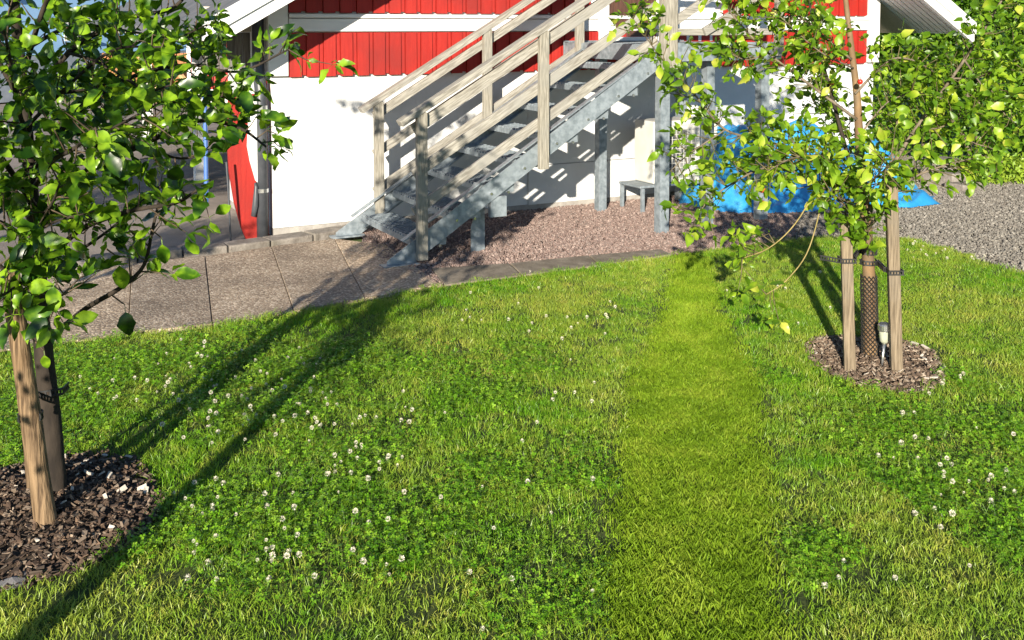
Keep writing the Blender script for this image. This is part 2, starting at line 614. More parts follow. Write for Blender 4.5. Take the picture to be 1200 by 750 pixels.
# door at the landing
dr = hb('door', M['door'], 3.122, 3.66, .013, .04, 1.55, 3.0)
dp_ = MB()
for k in range(3):
    dp_.box(3.2, 3.58, -.048, -.041, 1.62 + k * .45, 1.98 + k * .45)
dp_.build('door_panel', M['door'], dr)
MB().tube([(3.2, -.04, 2.45), (3.2, -.09, 2.45), (3.3, -.09, 2.45)], .011, 6).build('handle', M['steel'], dr)
hb('door_casing', M['white'], 3.015, 3.12, .013, .06, 1.5, 3.05, bevel=.003)
hb('door_casing', M['white'], 3.662, 3.76, .013, .06, 1.5, 3.05, bevel=.003)
hb('door_sill', M['white'], 3.122, 3.66, .013, .12, 1.505, 1.545, bevel=.003)
for k in range(5):
    s0 = 3.765 + k * .122
    hb('white_board', M['white'], s0, s0 + .117, .012, .03 + (k % 2) * .006, 1.5, 2.75)
# roof with overhang of 0.7 m
RS = .575
apex = (WL / 2, 3.86)
el, er = -.66, WL + .66
ez = apex[1] - RS * (WL / 2 + .66)
roof = MB()
for sx, e in ((-1, el), (1, er)):
    roof.prism([(e, ez), (apex[0], apex[1]), (apex[0], apex[1] + .06), (e - 0, ez + .06)][::sx], -.70, 7.4)
roofo = roof.build('roof', M['roof'], house)
# soffit planks under the overhang (run along the slope direction, seen on the right) and barge boards
ln = math.hypot(apex[0] - el, apex[1] - ez)
for side in (-1, 1):
    e = el if side < 0 else er
    for k in range(9):
        y0 = -.66 + k * .073
        m = MB()
        m.prism([(e, ez - .024 - .002 * (k % 2)), (apex[0], apex[1] - .024 - .002 * (k % 2)), (apex[0], apex[1] - .004), (e, ez - .004)][::side], y0, y0 + .060)
        m.build('soffit_board', M['white'], roofo)
    for k, (y0, zl, zh) in enumerate(((-.742, -.125, .0), (-.765, -.03, .09))):
        m = MB()
        m.prism([(e, ez + zl), (apex[0], apex[1] + zl), (apex[0], apex[1] + zh), (e, ez + zh)][::side], y0, y0 + .03 + .012 * (k == 0))
        m.build('barge_board', M['white'], roofo)
    # eave soffit along the side wall
    m = MB()
    m.prism([(e, ez - .022), (e - side * .62, ez - .022 + .62 * RS), (e - side * .62, ez - .004 + .62 * RS), (e, ez - .004)][::side], .0, 7.3)
    m.build('soffit_board', M['beige'], roofo)
# panel under the eave at the left: pale fascia above grey weathered boards
hb('side_fascia', M['beige'], -.46, -.075, -.34, -.30, 1.60, 1.80)
for k in range(6):
    s0 = -.455 + k * .063
    hb('side_board', M['darkwood'], s0, s0 + .058, -.33, -.312 + .004 * (k % 2), 1.30, 1.595)
# down pipe and small fittings at the corner
dpm = MB().tube([(-.09, -.03, -.02), (-.09, -.03, 1.15), (-.09, .03, 1.32), (-.09, .03, 1.9)], .047, 12)
dp = dpm.build('downpipe', M['pipe'], house, smooth=True)
for z in (.35, 1.0):
    MB().lathe([(.052, 0), (.052, .03)], 12, (-.09, -.03, z)).build('pipe_clamp', M['steel'], dp)
MB().tube([(-.165, -.05, .17), (-.15, -.06, .26), (-.14, -.055, .40), (-.148, -.05, .43)], [.02, .026, .016, .008], 7).build('pipe_hook', M['pipe'], house, smooth=True)

# red curved panel leaning in the gap left of the downpipe
rp = empty('red_board', HW(-.215, .02, 0), HA)
tag(rp, 'tall red board with curved left edge standing beside the dark downpipe', 'board')
poly = [(.0, -.02), (.095, -.02), (.095, 1.12), (-.12, 1.12)]
poly += [(-.135, .95), (-.137, .75), (-.125, .52), (-.09, .28), (-.04, .08)]
m = MB()
m.prism(poly[:3] + poly[3:], -.012, .018)
m.build('red_sheet', M['red'], rp)
m = MB()
m.prism([(.095, .42), (.07, .45), (.03, .60), (.01, .72), (.03, 1.05), (.098, 1.08)][::-1], -.034, -.015)
m.build('white_sheet', M['white'], rp)
bt = MB()
bt.tube([(0, 0, 0), (.002, 0, .5), (0, 0, .95)], .018, 8)
o = bt.build('blue_tube', M['bluep'])
o.location = HW(-.46, -.25, .26)
tag(o, 'blue plastic tube hanging upright left of the red board', 'tube')
rod = MB().tube([(0, 0, -.03), (-.02, .02, .45), (-.03, .02, .62)], .008, 6).build('thin_rod', M['pipe'])
rod.location = HW(-.37, .18, 0)
tag(rod, 'thin dark rod standing upright in the yard beside the red board', 'rod')

# ------------------------------------------------------------------ staircase
st = empty('outdoor_staircase', HW(.6, .9), HA)
SOX, SOY = .6, -.9
tag(st, 'steel and wood outdoor staircase rising along the white house wall', 'staircase')


def L(s, d, z):
    return (s - SOX, -d - SOY, z)


DR, DL, SL = 1.45, .35, .61


def stringer(d, side):
    def zl(s):
        return -.005 + SL * (s - .50)
    m = MB()
    poly = [(.40, .0), (.58, .0), (2.72, zl(2.72)), (2.72, zl(2.72) + .155), (.47, .085), (.40, .04)]
    poly = [(s - SOX, z) for s, z in poly]
    m.prism(poly, -d - SOY - .004, -d - SOY + .004)
    for off in (0.0, .155):
        a, b = L(.62 if off == 0 else .52, d - side * .028, zl(.62 if off == 0 else .52) + off), L(2.72, d - side * .028, zl(2.72) + off)
        m.bar(a, b, .05, .008, up=(0, 0, 1))
    o = m.build('stringer', M['galv'], st)
    bm = MB()
    for i in range(9):
        s = .72 + i * .272
        z = .167 * (i + 1) - .055
        for k in (-.07, .07):
            bm.tube([L(s + k, d + .004, z), L(s + k, d + .016, z)], .011, 6)
    bm.build('bolt', M['steel'], o)["kind"] = "stuff"
    fm = MB()
    fm.box(.36 - SOX, .62 - SOX, -d - SOY - .05, -d - SOY + .05, .002, .014)
    fm.build('foot_plate', M['galv'], o)
    return o


stringer(DR, 1)
stringer(DL, -1)


def tread_mesh():
    m = MB()
    w0, w1 = -.52, .52
    for x in (-.125, .121):
        m.box(x - .003, x + .003, w0, w1, -.035, .0)
    for y in (w0, w1 - .006):
        m.box(-.125, .121, y, y + .006, -.06, .0)
    for k in range(6):
        x = -.088 + k * .035
        m.box(x - .002, x + .002, w0, w1, -.020, -.001)
    for k in range(17):
        y = w0 + .03 + k * .06
        m.box(-.12, .118, y - .003, y + .003, -.010, .004)
    # perforated nosing with teeth
    m.box(-.15, -.128, w0, w1, -.04, -.002)
    for k in range(22):
        y = w0 + .01 + k * .047
        m.box(-.148, -.130, y, y + .022, -.002, .012)
    return m.mesh('tread', M['galv'])


tm = tread_mesh()
for i in range(8):
    o = bpy.data.objects.new('tread', tm)
    COL.objects.link(o)
    o.parent = st
    o.location = L(.735 + i * .272, .90, .167 * (i + 1))

# support posts (steel)


def steel_post(s, d, z0, z1, w=.085, name='support_post'):
    m = MB()
    x, y, _ = L(s, d, 0)
    m.box(x - w / 2, x + w / 2, y - .004, y + .004, z0, z1)
    m.box(x - w / 2, x - w / 2 + .008, y + .004, y + .07, z0, z1)
    m.box(x + w / 2 - .008, x + w / 2, y + .004, y + .07, z0, z1)
    return m.build(name, M['galv'], st)


steel_post(2.765, 1.40, -.05, 1.375, .09)
steel_post(2.86, .36, -.05, 1.375, .08)
steel_post(3.83, 1.36, -.05, 1.36, .09)
steel_post(3.83, .25, -.05, 1.36, .08)
steel_post(3.30, 1.30, -.05, 1.36, .08)
m = MB()
x, y, _ = L(1.14, 1.36, 0)
m.prism([(x - .06, -.04), (x + .05, -.04), (x + .05, .36), (x - .02, .30), (x - .06, .20)], y - .004, y + .004)
m.box(x + .042, x + .05, y + .004, y + .08, -.04, .36)
m.build('support_post', M['galv'], st)
x, y, _ = L(1.22, 1.42, 0)
MB().box(x - .02, x + .11, y - .02, y + .02, .27, .42).build('bracket_plate', M['galv'], st)

# landing
lm = MB()
for k in range(26):
    d = .12 + k * .0515
    lm.box(2.64 - SOX, 3.90 - SOX, -d - SOY - .0022, -d - SOY + .0022, 1.475, 1.502)
for k in range(21):
    s = 2.66 + k * .061
    lm.box(s - SOX - .002, s - SOX + .002, -1.42 - SOY, -.11 - SOY, 1.492, 1.503)
lm.build('landing_grating', M['galv'], st)
for d in (1.45, .08):
    m = MB()
    m.box(2.62 - SOX, 3.92 - SOX, -d - SOY - .005, -d - SOY + .005, 1.368, 1.515)
    sg = 1 if d > 1 else -1
    m.box(2.62 - SOX, 3.92 - SOX, -d - SOY + min(.005 * sg, .05 * sg), -d - SOY + max(.005 * sg, .05 * sg), 1.505, 1.513)
    m.box(2.62 - SOX, 3.92 - SOX, -d - SOY + min(.005 * sg, .05 * sg), -d - SOY + max(.005 * sg, .05 * sg), 1.370, 1.378)
    m.build('landing_beam', M['galv'], st)
for s in (2.63, 3.91):
    x = s - SOX
    MB().box(x - .005, x + .005, -1.44 - SOY, -.09 - SOY, 1.37, 1.50).build('landing_beam', M['galv'], st)

# wooden posts
TOPZ = lambda s: 1.015 + .577 * (s - .49)      # top of the right hand rail


def wood_post(s, d, z0, z1, ws=.075, wd=.045):
    x, y, _ = L(s, d, 0)
    return MB().box(x - ws / 2, x + ws / 2, y - wd / 2, y + wd / 2, z0, z1).build('railing_post', M['woodpost'], st, bevel=.004)


wood_post(.645, DR + .035, .03, TOPZ(.645) - .05)
wood_post(1.61, DR + .035, .60, TOPZ(1.61) - .05)
wood_post(2.71, DR + .06, 1.31, 2.75, .135, .07)
wood_post(.76, DL - .0, .12, 1.05)
wood_post(1.72, DL - .0, .82, 1.62)
wood_post(2.62, DL - .0, 1.36, 2.15)


def rail(s0, s1, z0, d, ht=.09, wd=.03, slope=.577, name='rail'):
    a, b = L(s0, d, z0), L(s1, d, z0 + slope * (s1 - s0))
    return MB().bar(a, b, wd, ht).build(name, M['woodrail'], st, bevel=.004)


# right side: cap rail and three boards; the left side likewise
rail(.49, 2.63, TOPZ(.49) - .032, DR + .02, .045, .085, name='handrail')
rail(.60, 2.64, TOPZ(.60) - .145, DR - .005, .08)
rail(.60, 2.64, TOPZ(.60) - .455, DR - .005, .075)
rail(.60, 2.64, TOPZ(.60) - .715, DR - .005, .072)
zl0 = .985
rail(.615, 2.66, zl0, DL - .01, .045, .08, slope=.585, name='handrail')
rail(.74, 2.66, zl0 + .585 * .125 - .125, DL - .05, .07, slope=.585)
rail(.74, 2.66, zl0 + .585 * .125 - .43, DL - .05, .07, slope=.585)
rail(.74, 2.66, zl0 + .585 * .125 - .73, DL - .05, .07, slope=.585)


def hrail(s0, s1, z, d, ht=.09, z1=None):
    return MB().bar(L(s0, d, z), L(s1, d, z if z1 is None else z1), .03, ht).build('landing_rail', M['woodhoriz'], st, bevel=.004)


hrail(2.79, 3.9, 1.60, DR, .055)
hrail(2.79, 3.9, 2.05, DR, .095)
hrail(2.79, 3.9, 2.36, DR + .02, .06)
hrail(2.80, 3.86, 1.66, DR - .035, .07, 2.25)
hrail(3.08, 3.86, 1.60, DR + .035, .07, 1.98)
wood_post(3.86, DR + .035, 1.40, 2.33)

# ------------------------------------------------------------------ heat pump on its stand
hp = empty('heat_pump', HW(3.62, .42), HA)
tag(hp, 'beige outdoor heat pump unit on a low metal stand under the landing', 'heat pump')
MB().box(-.36, .36, -.15, .15, .24, .80).build('casing', M['hp'], hp, bevel=.012)
gr = MB()
for k in range(11):
    x_ = -.30 + k * .043
    gr.box(x_ - .002, x_ + .002, -.172, -.168, .29, .76)
for k in range(12):
    z_ = .29 + k * .0427
    gr.box(-.30, .13, -.167, -.163, z_ - .002, z_ + .002)
gr.build('fan_grille', M['hp'], hp)
MB().lathe([(.20, 0), (.20, .004)], 28).build('fan_opening', M['greydoor2'], hp)
fo = hp.children[-1]
fo.rotation_euler = (math.pi / 2, 0, 0)
fo.location = (-.085, -.152, .525)
fb = MB()
for k in range(3):
    t = k * 2 * math.pi / 3
    fb.bar((-.085 + .03 * math.cos(t), -.158, .525 + .03 * math.sin(t)), (-.085 + .18 * math.cos(t), -.158, .525 + .18 * math.sin(t)), .07, .004, up=(0, 1, 0))
fb.build('fan_blade', M['pipe'], hp)
MB().box(-.52, .42, -.18, .16, .215, .238).build('stand_top', M['galv'], hp, bevel=.006)
for x in (-.49, .39):
    for y in (-.17, .15):
        MB().box(x - .014, x + .014, y - .014, y + .014, -.05, .213).build('leg', M['galv'], hp)
wp_ = MB().box(-.09, .09, -.02, .02, .1, 1.3).build('pipe_cover', M['white'])
wp_.location = HW(4.05, .045)
wp_.rotation_euler = (0, 0, HA)
tag(wp_, 'white plastic pipe duct on the wall between heat pump and blue tarp', 'duct')

# ------------------------------------------------------------------ blue tarp


def vnoise(q, sc, seed=0):
    """cheap smooth value noise in 2-D"""
    r = np.random.default_rng(seed)
    tab = r.random((64, 64))
    x, y = q[:, 0] * sc + 100, q[:, 1] * sc + 100
    xi, yi = np.floor(x).astype(int), np.floor(y).astype(int)
    fx, fy = x - xi, y - yi
    fx, fy = fx * fx * (3 - 2 * fx), fy * fy * (3 - 2 * fy)
    g_ = lambda a, b: tab[a % 64, b % 64]
    return (g_(xi, yi) * (1 - fx) + g_(xi + 1, yi) * fx) * (1 - fy) + (g_(xi, yi + 1) * (1 - fx) + g_(xi + 1, yi + 1) * fx) * fy


def hsm(x, a, b):
    t = np.clip((x - a) / (b - a), 0, 1)
    return t * t * (3 - 2 * t)


gx, gy = np.meshgrid(np.linspace(1.55, 4.1, 340), np.linspace(8.75, 10.9, 280))


def lump(cx, cy, ax, ay, hgt, rot=0, soft=.7):
    c, s_ = math.cos(rot), math.sin(rot)
    dx, dy = gx - cx, gy - cy
    X_, Y_ = (dx * c + dy * s_) / ax, (-dx * s_ + dy * c) / ay
    r = (np.abs(X_)**3 + np.abs(Y_)**3)**(1 / 3)
    ang = np.arctan2(Y_, X_)
    fold = 1 + .07 * np.sin(ang * 4 + cx * 3) + .03 * np.sin(ang * 11 + 1 + 3 * r)
    return hgt * (1 - hsm(r * fold, 1 - soft, 1.12))


Hh = .78 * np.maximum.reduce([lump(2.15, 9.55, .55, .50, .72, .4), lump(2.65, 9.75, .5, .55, .80, .5), lump(3.45, 9.9, .60, .46, .62, .3, .95), lump(3.2, 10.2, .7, .4, .55, .4), lump(3.0, 9.5, .6, .3, .22, .2)])
_g2 = np.stack([gx.ravel(), gy.ravel()], 1)
wr = sum(k_ * np.abs(vnoise(_g2 @ np.array([[1, .35], [-.5, 1.1]]) + 9 * k_, f_, 40 + i_) - .5).reshape(gx.shape) for i_, (k_, f_) in enumerate(((.22, 2.6), (.10, 5.5), (.05, 11.0))))
Hh = np.where(Hh > .02, Hh + wr * np.clip(Hh * 3, 0, 1) - .04, Hh) + .012 * np.sin(gx * 31 - gy * 23)
flap = hsm(1 - ((gx - 3.05) / .95)**2 - ((gy - 9.42 - .08 * (gx - 3)) / .34)**2, -.05, .35)
flap2 = hsm(1 - ((gx - 2.25) / .62)**2 - ((gy - 9.35) / .46)**2, -.05, .35)
Hh = np.maximum(Hh, 0.0) + .085 * np.maximum(flap, flap2) * (1 + .3 * np.sin(gx * 6 + gy * 11))
inside = (Hh > .012)
nyy, nxx = gx.shape
vid = np.arange(nyy * nxx).reshape(nyy, nxx)
ok = inside[:-1, :-1] & inside[1:, :-1] & inside[:-1, 1:] & inside[1:, 1:]
q = np.stack([vid[:-1, :-1], vid[:-1, 1:], vid[1:, 1:], vid[1:, :-1]], -1)[ok]
used, inv = np.unique(q.ravel(), return_inverse=True)
tv = np.stack([gx.ravel(), gy.ravel(), Hh.ravel() - .01], 1)[used] - np.array([2.7, 9.5, 0])
to = bpy.data.objects.new('blue_tarp', np_mesh('blue_tarp', tv, inv.reshape(-1, 4), M['tarp']))
COL.objects.link(to)
to.location = (2.7, 9.5, 0)
tag(to, 'bright blue tarpaulin draped over a heap beside the house wall', 'tarp')

# stacked blocks at the edge of the gravel
for k, (px, py, Y, wx, hz, lab) in enumerate([(1102, 214, 11.6, .34, .26, 'taller pale concrete block at the hedge end of the gravel'), (1117, 217, 11.2, .30, .14, 'lower grey concrete block in front of the taller one'), (1128, 221, 10.9, .26, .06, 'flattest grey concrete block lying lowest of the three by the hedge')]):
    p = gp(px, py)
    o = MB().box(-wx / 2, wx / 2, -.12, .12, -.03, hz).build('concrete_block', M['kerb'], bevel=.012)
    o.location = p
    o.rotation_euler = (0, 0, .45)
    tag(o, lab, 'block', 'concrete blocks at the edge of the gravel')

# ------------------------------------------------------------------ scattering with geometry nodes


def proto_collection(name, meshes):
    c = bpy.data.collections.new(name)
    for i, me in enumerate(meshes):
        c.objects.link(bpy.data.objects.new(me.name, me))
    return c


def scatter(name, pts, rot, scl, coll, nproto, mat_keep=None):
    me = bpy.data.meshes.new(name)
    n = len(pts)
    me.vertices.add(n)
    me.vertices.foreach_set("co", np.asarray(pts, np.float32).ravel())
    a = me.attributes.new("rot", 'FLOAT_VECTOR', 'POINT')
    a.data.foreach_set("vector", np.asarray(rot, np.float32).ravel())
    a = me.attributes.new("scl", 'FLOAT_VECTOR', 'POINT')
    scl = np.asarray(scl, np.float32)
    if scl.ndim == 1:
        scl = np.repeat(scl[:, None], 3, 1)
    a.data.foreach_set("vector", scl.ravel())
    a = me.attributes.new("idx", 'INT', 'POINT')
    a.data.foreach_set("value", rng.integers(0, nproto, n).astype(np.int32))
    o = bpy.data.objects.new(name, me)
    COL.objects.link(o)
    ng = bpy.data.node_groups.new("scatter_" + name, 'GeometryNodeTree')
    ng.interface.new_socket("Geometry", in_out='INPUT', socket_type='NodeSocketGeometry')
    ng.interface.new_socket("Geometry", in_out='OUTPUT', socket_type='NodeSocketGeometry')
    N = ng.nodes
    gi, go = N.new("NodeGroupInput"), N.new("NodeGroupOutput")
    ip = N.new("GeometryNodeInstanceOnPoints")
    ci = N.new("GeometryNodeCollectionInfo")
    ci.inputs['Collection'].default_value = coll
    ci.inputs['Separate Children'].default_value = True
    ci.inputs['Reset Children'].default_value = True

    def attr(nm, typ):
        q = N.new("GeometryNodeInputNamedAttribute")
        q.data_type = typ
        q.inputs[0].default_value = nm
        return q.outputs[0]
    e2r = N.new("FunctionNodeEulerToRotation")
    lk = ng.links.new
    lk(gi.outputs[0], ip.inputs['Points'])
    lk(ci.outputs[0], ip.inputs['Instance'])
    ip.inputs['Pick Instance'].default_value = True
    lk(attr('idx', 'INT'), ip.inputs['Instance Index'])
    lk(attr('rot', 'FLOAT_VECTOR'), e2r.inputs[0])
    lk(e2r.outputs[0], ip.inputs['Rotation'])
    lk(attr('scl', 'FLOAT_VECTOR'), ip.inputs['Scale'])
    lk(ip.outputs[0], go.inputs[0])
    md = o.modifiers.new("scatter", 'NODES')
    md.node_group = ng
    return o


def sample_poly(poly, dens, extra=None):
    P = np.array([p[:2] for p in poly])
    lo, hi = P.min(0), P.max(0)
    n = int((hi - lo).prod() * dens)
    q = lo + rng.random((n, 2)) * (hi - lo)
    q = q[inpoly(q, poly)]
    if extra is not None:
        q = q[extra(q)]
    return q


def blade_tuft(name, nbl, rad, h0, h1, wid, lean, mat, seed, dry=0.0):
    r = np.random.default_rng(seed)
    V, Fq = [], []
    for i in range(nbl):
        a = r.random() * 2 * math.pi
        rr = rad * math.sqrt(r.random())
        p = np.array([rr * math.cos(a), rr * math.sin(a), -.004])
        hh = h0 + (h1 - h0) * r.random()**1.3
        az = r.random() * 2 * math.pi
        dr_ = np.array([math.cos(az), math.sin(az), 0])
        fa = r.random() * 2 * math.pi
        sd = np.array([math.cos(fa), math.sin(fa), 0])
        ln_ = lean * (.3 + r.random()) * hh
        w_ = wid * (.7 + .6 * r.random())
        o = len(V)
        mid = p + np.array([0, 0, hh * .55]) + dr_ * ln_ * .35
        tip = p + np.array([0, 0, hh * (1 - .25 * lean)]) + dr_ * ln_
        V += [p - sd * w_ / 2, p + sd * w_ / 2, mid + sd * w_ * .45, mid - sd * w_ * .45, tip + sd * w_ * .08, tip - sd * w_ * .08]
        Fq += [(o, o + 1, o + 2, o + 3), (o + 3, o + 2, o + 4, o + 5)]
    return np_mesh(name, np.array(V), np.array(Fq), mat)


def clover_tuft(name, n, rad, h0, h1, lr, mat, seed):
    r = np.random.default_rng(seed)
    V, T = [], []
    for i in range(n):
        a = r.random() * 2 * math.pi
        rr = rad * math.sqrt(r.random())
        hh = h0 + (h1 - h0) * r.random()
        c = np.array([rr * math.cos(a), rr * math.sin(a), hh])
        b0 = r.random() * 2 * math.pi
        tz = np.array([r.normal() * .35, r.normal() * .35])
        R_ = lr * (.7 + .5 * r.random())
        o = len(V)     # stalk
        V += [c * np.array([.6, .6, 0]), c * np.array([.6, .6, 0]) + np.array([.0015, 0, 0]), c]
        T += [(o, o + 1, o + 2)]
        for k in range(3):
            th = b0 + k * 2 * math.pi / 3
            u_ = np.array([math.cos(th), math.sin(th), 0])
            v_ = np.array([-math.sin(th), math.cos(th), 0])

            def pt(x, y, z):
                q_ = c + u_ * x * R_ + v_ * y * R_
                q_[2] += z * R_ + (q_[0] - c[0]) * tz[0] + (q_[1] - c[1]) * tz[1]
                return q_
            o = len(V)
            V += [pt(0, 0, 0), pt(.55, -.42, .16), pt(.98, -.26, .14), pt(.9, 0, -.02), pt(.98, .26, .14), pt(.55, .42, .16)]
            T += [(o, o + 1, o + 3), (o + 1, o + 2, o + 3), (o, o + 3, o + 5), (o + 5, o + 3, o + 4)]
    return np_mesh(name, np.array(V), np.array(T), mat)


M['grass'] = leaf_mat('grass_blades', [(.085, .19, .005), (.165, .31, .008), (.28, .385, .016), (.50, .46, .09)], 11.0, .22, .42, big=((.30, .36, .06), (.08, .27, .006), 1.3), spec=.4)
M['grassolive'] = leaf_mat('retouched_strip_blades', [(.14, .24, .010), (.195, .315, .015), (.27, .36, .03)], 5.0, .35, .6, spec=.2)  # olive tone of the retouched strip put into the blades
M['clover'] = leaf_mat('clover_leaves', [(.075, .20, .006), (.145, .32, .011), (.27, .44, .035)], 40.0, .22, .38, spec=.45)

# mulch beds
mul_l = dict(c=np.array([-1.72, 3.38]), a=.52, b=.46)
mul_r = dict(c=np.array([1.80, 4.93]), a=.31, b=.42)
mulR_poly = G((940, 408), (955, 397), (985, 396), (1020, 398), (1060, 403), (1092, 412), (1106, 430), (1106, 448), (1092, 460), (1060, 464), (1020, 459), (980, 445), (950, 427))
mulL_poly = G((-160, 600), (-90, 560), (0, 552), (60, 538), (120, 532), (160, 540), (182, 565), (192, 592), (176, 622), (140, 650), (95, 672), (30, 692), (-40, 705), (-140, 690))
strip_poly = G((792, 300), (825, 300), (838, 340), (845, 385), (884, 440), (892, 560), (903, 660), (920, 790), (712, 790), (722, 660), (733, 560), (745, 440), (775, 385), (790, 340))


def not_bed(q):
    return ~(inpoly(q, mulR_poly) | inpoly(q, mulL_poly))


def off_strip(q):
    r_ = ~inpoly(q, strip_poly)
    for dx in (-.055, .055):
        r_ &= ~inpoly(q + np.array([dx, 0]), strip_poly)
    return r_


def clover_w(q):
    """where clover takes over: soft patches taken from the lawn's own pattern"""
    wv = np.zeros(len(q))
    for px, py, r in [(330, 470, .62), (400, 430, .5), (250, 420, .55), (120, 440, .6), (60, 480, .5), (420, 520, .5), (350, 600, .5), (280, 620, .45), (330, 660, .45), (430, 640, .4), (600, 560, .32), (680, 560, .3), (760, 610, .3), (520, 600, .3), (640, 690, .3), (1110, 510, .6), (1150, 580, .45), (1180, 610, .35), (1105, 445, .2), (1060, 520, .4), (960, 660, .2), (880, 440, .25), (620, 430, .35), (560, 460, .3), (20, 530, .35)]:
        c = gp(px, py)[:2]
        d2 = ((q - c)**2).sum(1) / r**2
        wv = np.maximum(wv, np.exp(-d2 * 1.6))
    return np.clip(wv * 1.15 + .35 * (vnoise(q, 3.1, 5) - .5) + .25 * (vnoise(q, 9, 6) - .5), 0, 1)


tufts = [blade_tuft('grass_tuft', 56, .075,   .014, .038, .0024, .9, M['grass'], 30 + i) for i in range(6)]
cg = proto_collection('grass_protos', tufts)
near = lambda q: (q[:, 1] > .8) & (q[:, 0] > -4.2) & (q[:, 0] < 5.6)
q = sample_poly(lawn_poly, 430, lambda q: near(q) & not_bed(q) & off_strip(q))
cw = clover_w(q)
q = q[rng.random(len(q)) > cw * .42]
n = len(q)
hs = .75 + .5 * vnoise(q, 1.3, 2) + .25 * rng.random(n)
rot = np.stack([rng.normal(0, .12, n), rng.normal(0, .12, n), rng.random(n) * 6.28], 1)
o = scatter('lawn_grass', np.c_[q, np.zeros(n)], rot, np.stack([np.ones(n), np.ones(n), hs], 1), cg, 6)
o["kind"] = "stuff"
tag(o, 'short sunlit lawn grass between the two young trees', 'grass')
tufts2 = [blade_tuft('retouched_tuft', 60, .08, .018, .034, .0032, .8, M['grassolive'], 60 + i) for i in range(5)]
cg2 = proto_collection('retouched_protos', tufts2)
q = sample_poly(strip_poly, 900)
n = len(q)
rot = np.stack([rng.normal(0, .1, n), rng.normal(0, .1, n), rng.random(n) * 6.28], 1)
o = scatter('retouched_grass_strip', np.c_[q, np.zeros(n)], rot, .85 + .3 * rng.random(n), cg2, 5)  # added strip: stands for lawn retouched over a person's shadow
o["kind"] = "stuff"
tag(o, 'smoother retouched olive strip of grass running down the middle of the lawn', 'grass')
cl = [clover_tuft('clover_tuft', 22, .078, .014, .044, .0072, M['clover'], 80 + i) for i in range(5)]
cc = proto_collection('clover_protos', cl)
q = sample_poly(lawn_poly, 520, lambda q: near(q) & not_bed(q) & off_strip(q))
q = q[rng.random(len(q)) < np.clip(clover_w(q) * 1.05 - .25, 0, 1)]
n = len(q)
rot = np.stack([rng.normal(0, .1, n), rng.normal(0, .1, n), rng.random(n) * 6.28], 1)
o = scatter('clover', np.c_[q, np.zeros(n)], rot, .8 + .5 * rng.random(n), cc, 5)
o["kind"] = "stuff"
tag(o, 'dense dark green clover patches growing in the lawn', 'clover')

# gravel


def pebble(name, mat, seed, flat=.6):
    r = np.random.default_rng(seed)
    bm = bmesh.new()
    bmesh.ops.create_icosphere(bm, subdivisions=1, radius=1)
    for v in bm.verts:
        v.co *= .75 + .45 * r.random()
        v.co.z *= flat
    me = bpy.data.meshes.new(name)
    bm.to_mesh(me)
    bm.free()
    me.materials.append(mat)
    return me


def rand_mat(name, cols, rough=.85):
    m, nt, b = base_mat(name)
    oi = nt.nodes.new("ShaderNodeObjectInfo")
    r = ramp(nt, [(i / (len(cols) - 1), c) for i, c in enumerate(cols)])
    nt.links.new(oi.outputs['Random'], r.inputs[0])
    nt.links.new(r.outputs[0], b.inputs['Base Color'])
    b.inputs['Roughness'].default_value = rough
    return m


M['pinkstone'] = rand_mat('pink_gravel', [(.10, .064, .054), (.25, .175, .15), (.17, .117, .10), (.35, .265, .23), (.12, .082, .07), (.22, .175, .155)])
M['greystone'] = rand_mat('grey_gravel', [(.075, .068, .058), (.21, .192, .162), (.13, .117, .10), (.29, .268, .23), (.10, .09, .076), (.18, .157, .13)])
cp = proto_collection('pink_protos', [pebble('pebble', M['pinkstone'], i) for i in range(5)])
q = sample_poly(bed_poly, 7500)
q = q[~inpoly(q, lawn_poly)]
for i in range(3):
    qq = [gp(*sp_[i][0]), gp(*sp_[i][1]), gp(*sp_[i + 1][1]), gp(*sp_[i + 1][0])]
    q = q[~inpoly(q, qq)]
n = len(q)
mound = .045 * np.exp(-(((q - gp(600, 285)[:2]) / .45)**2).sum(1))
o = scatter('pink_gravel', np.c_[q, mound + rng.random(n) * .012 - .004], rng.random((n, 3)) * 6.28,   .0055 + .007 * rng.random(n)**2, cp, 5)
o["kind"] = "stuff"
tag(o, 'pinkish gravel spread under the staircase along the wall', 'gravel')
cp2 = proto_collection('grey_protos', [pebble('pebble', M['greystone'], 20 + i) for i in range(5)])
q = sample_poly(drive_poly, 4200, lambda q: (q[:, 0] < 7.5) & (q[:, 1] < 13))
q = q[~inpoly(q, lawn_poly)]
n = len(q)
o = scatter('grey_gravel', np.c_[q, rng.random(n) * .012 - .012], rng.random((n, 3)) * 6.28, .006 + .010 * rng.random(n)**2, cp2, 5)
o["kind"] = "stuff"
tag(o, 'grey gravel drive between the lawn and the hedge', 'gravel')

# mulch
M['chip'] = rand_mat('bark_chips', [(.03, .018, .012), (.09, .055, .035), (.05, .03, .02), (.15, .095, .06), (.06, .04, .028), (.28, .21, .15), (.04, .026, .018), (.11, .07, .045)], .9)
M['chippale'] = noise_mat('pale_chip', (.42, .36, .29), (.60, .54, .46), 20, .85)
M['chipR'] = rand_mat('dry_bark_chips', [(.06, .04, .028), (.17, .115, .075), (.09, .06, .04), (.24, .17, .12), (.11, .075, .05), (.40, .33, .25), (.14, .095, .065)], .9)


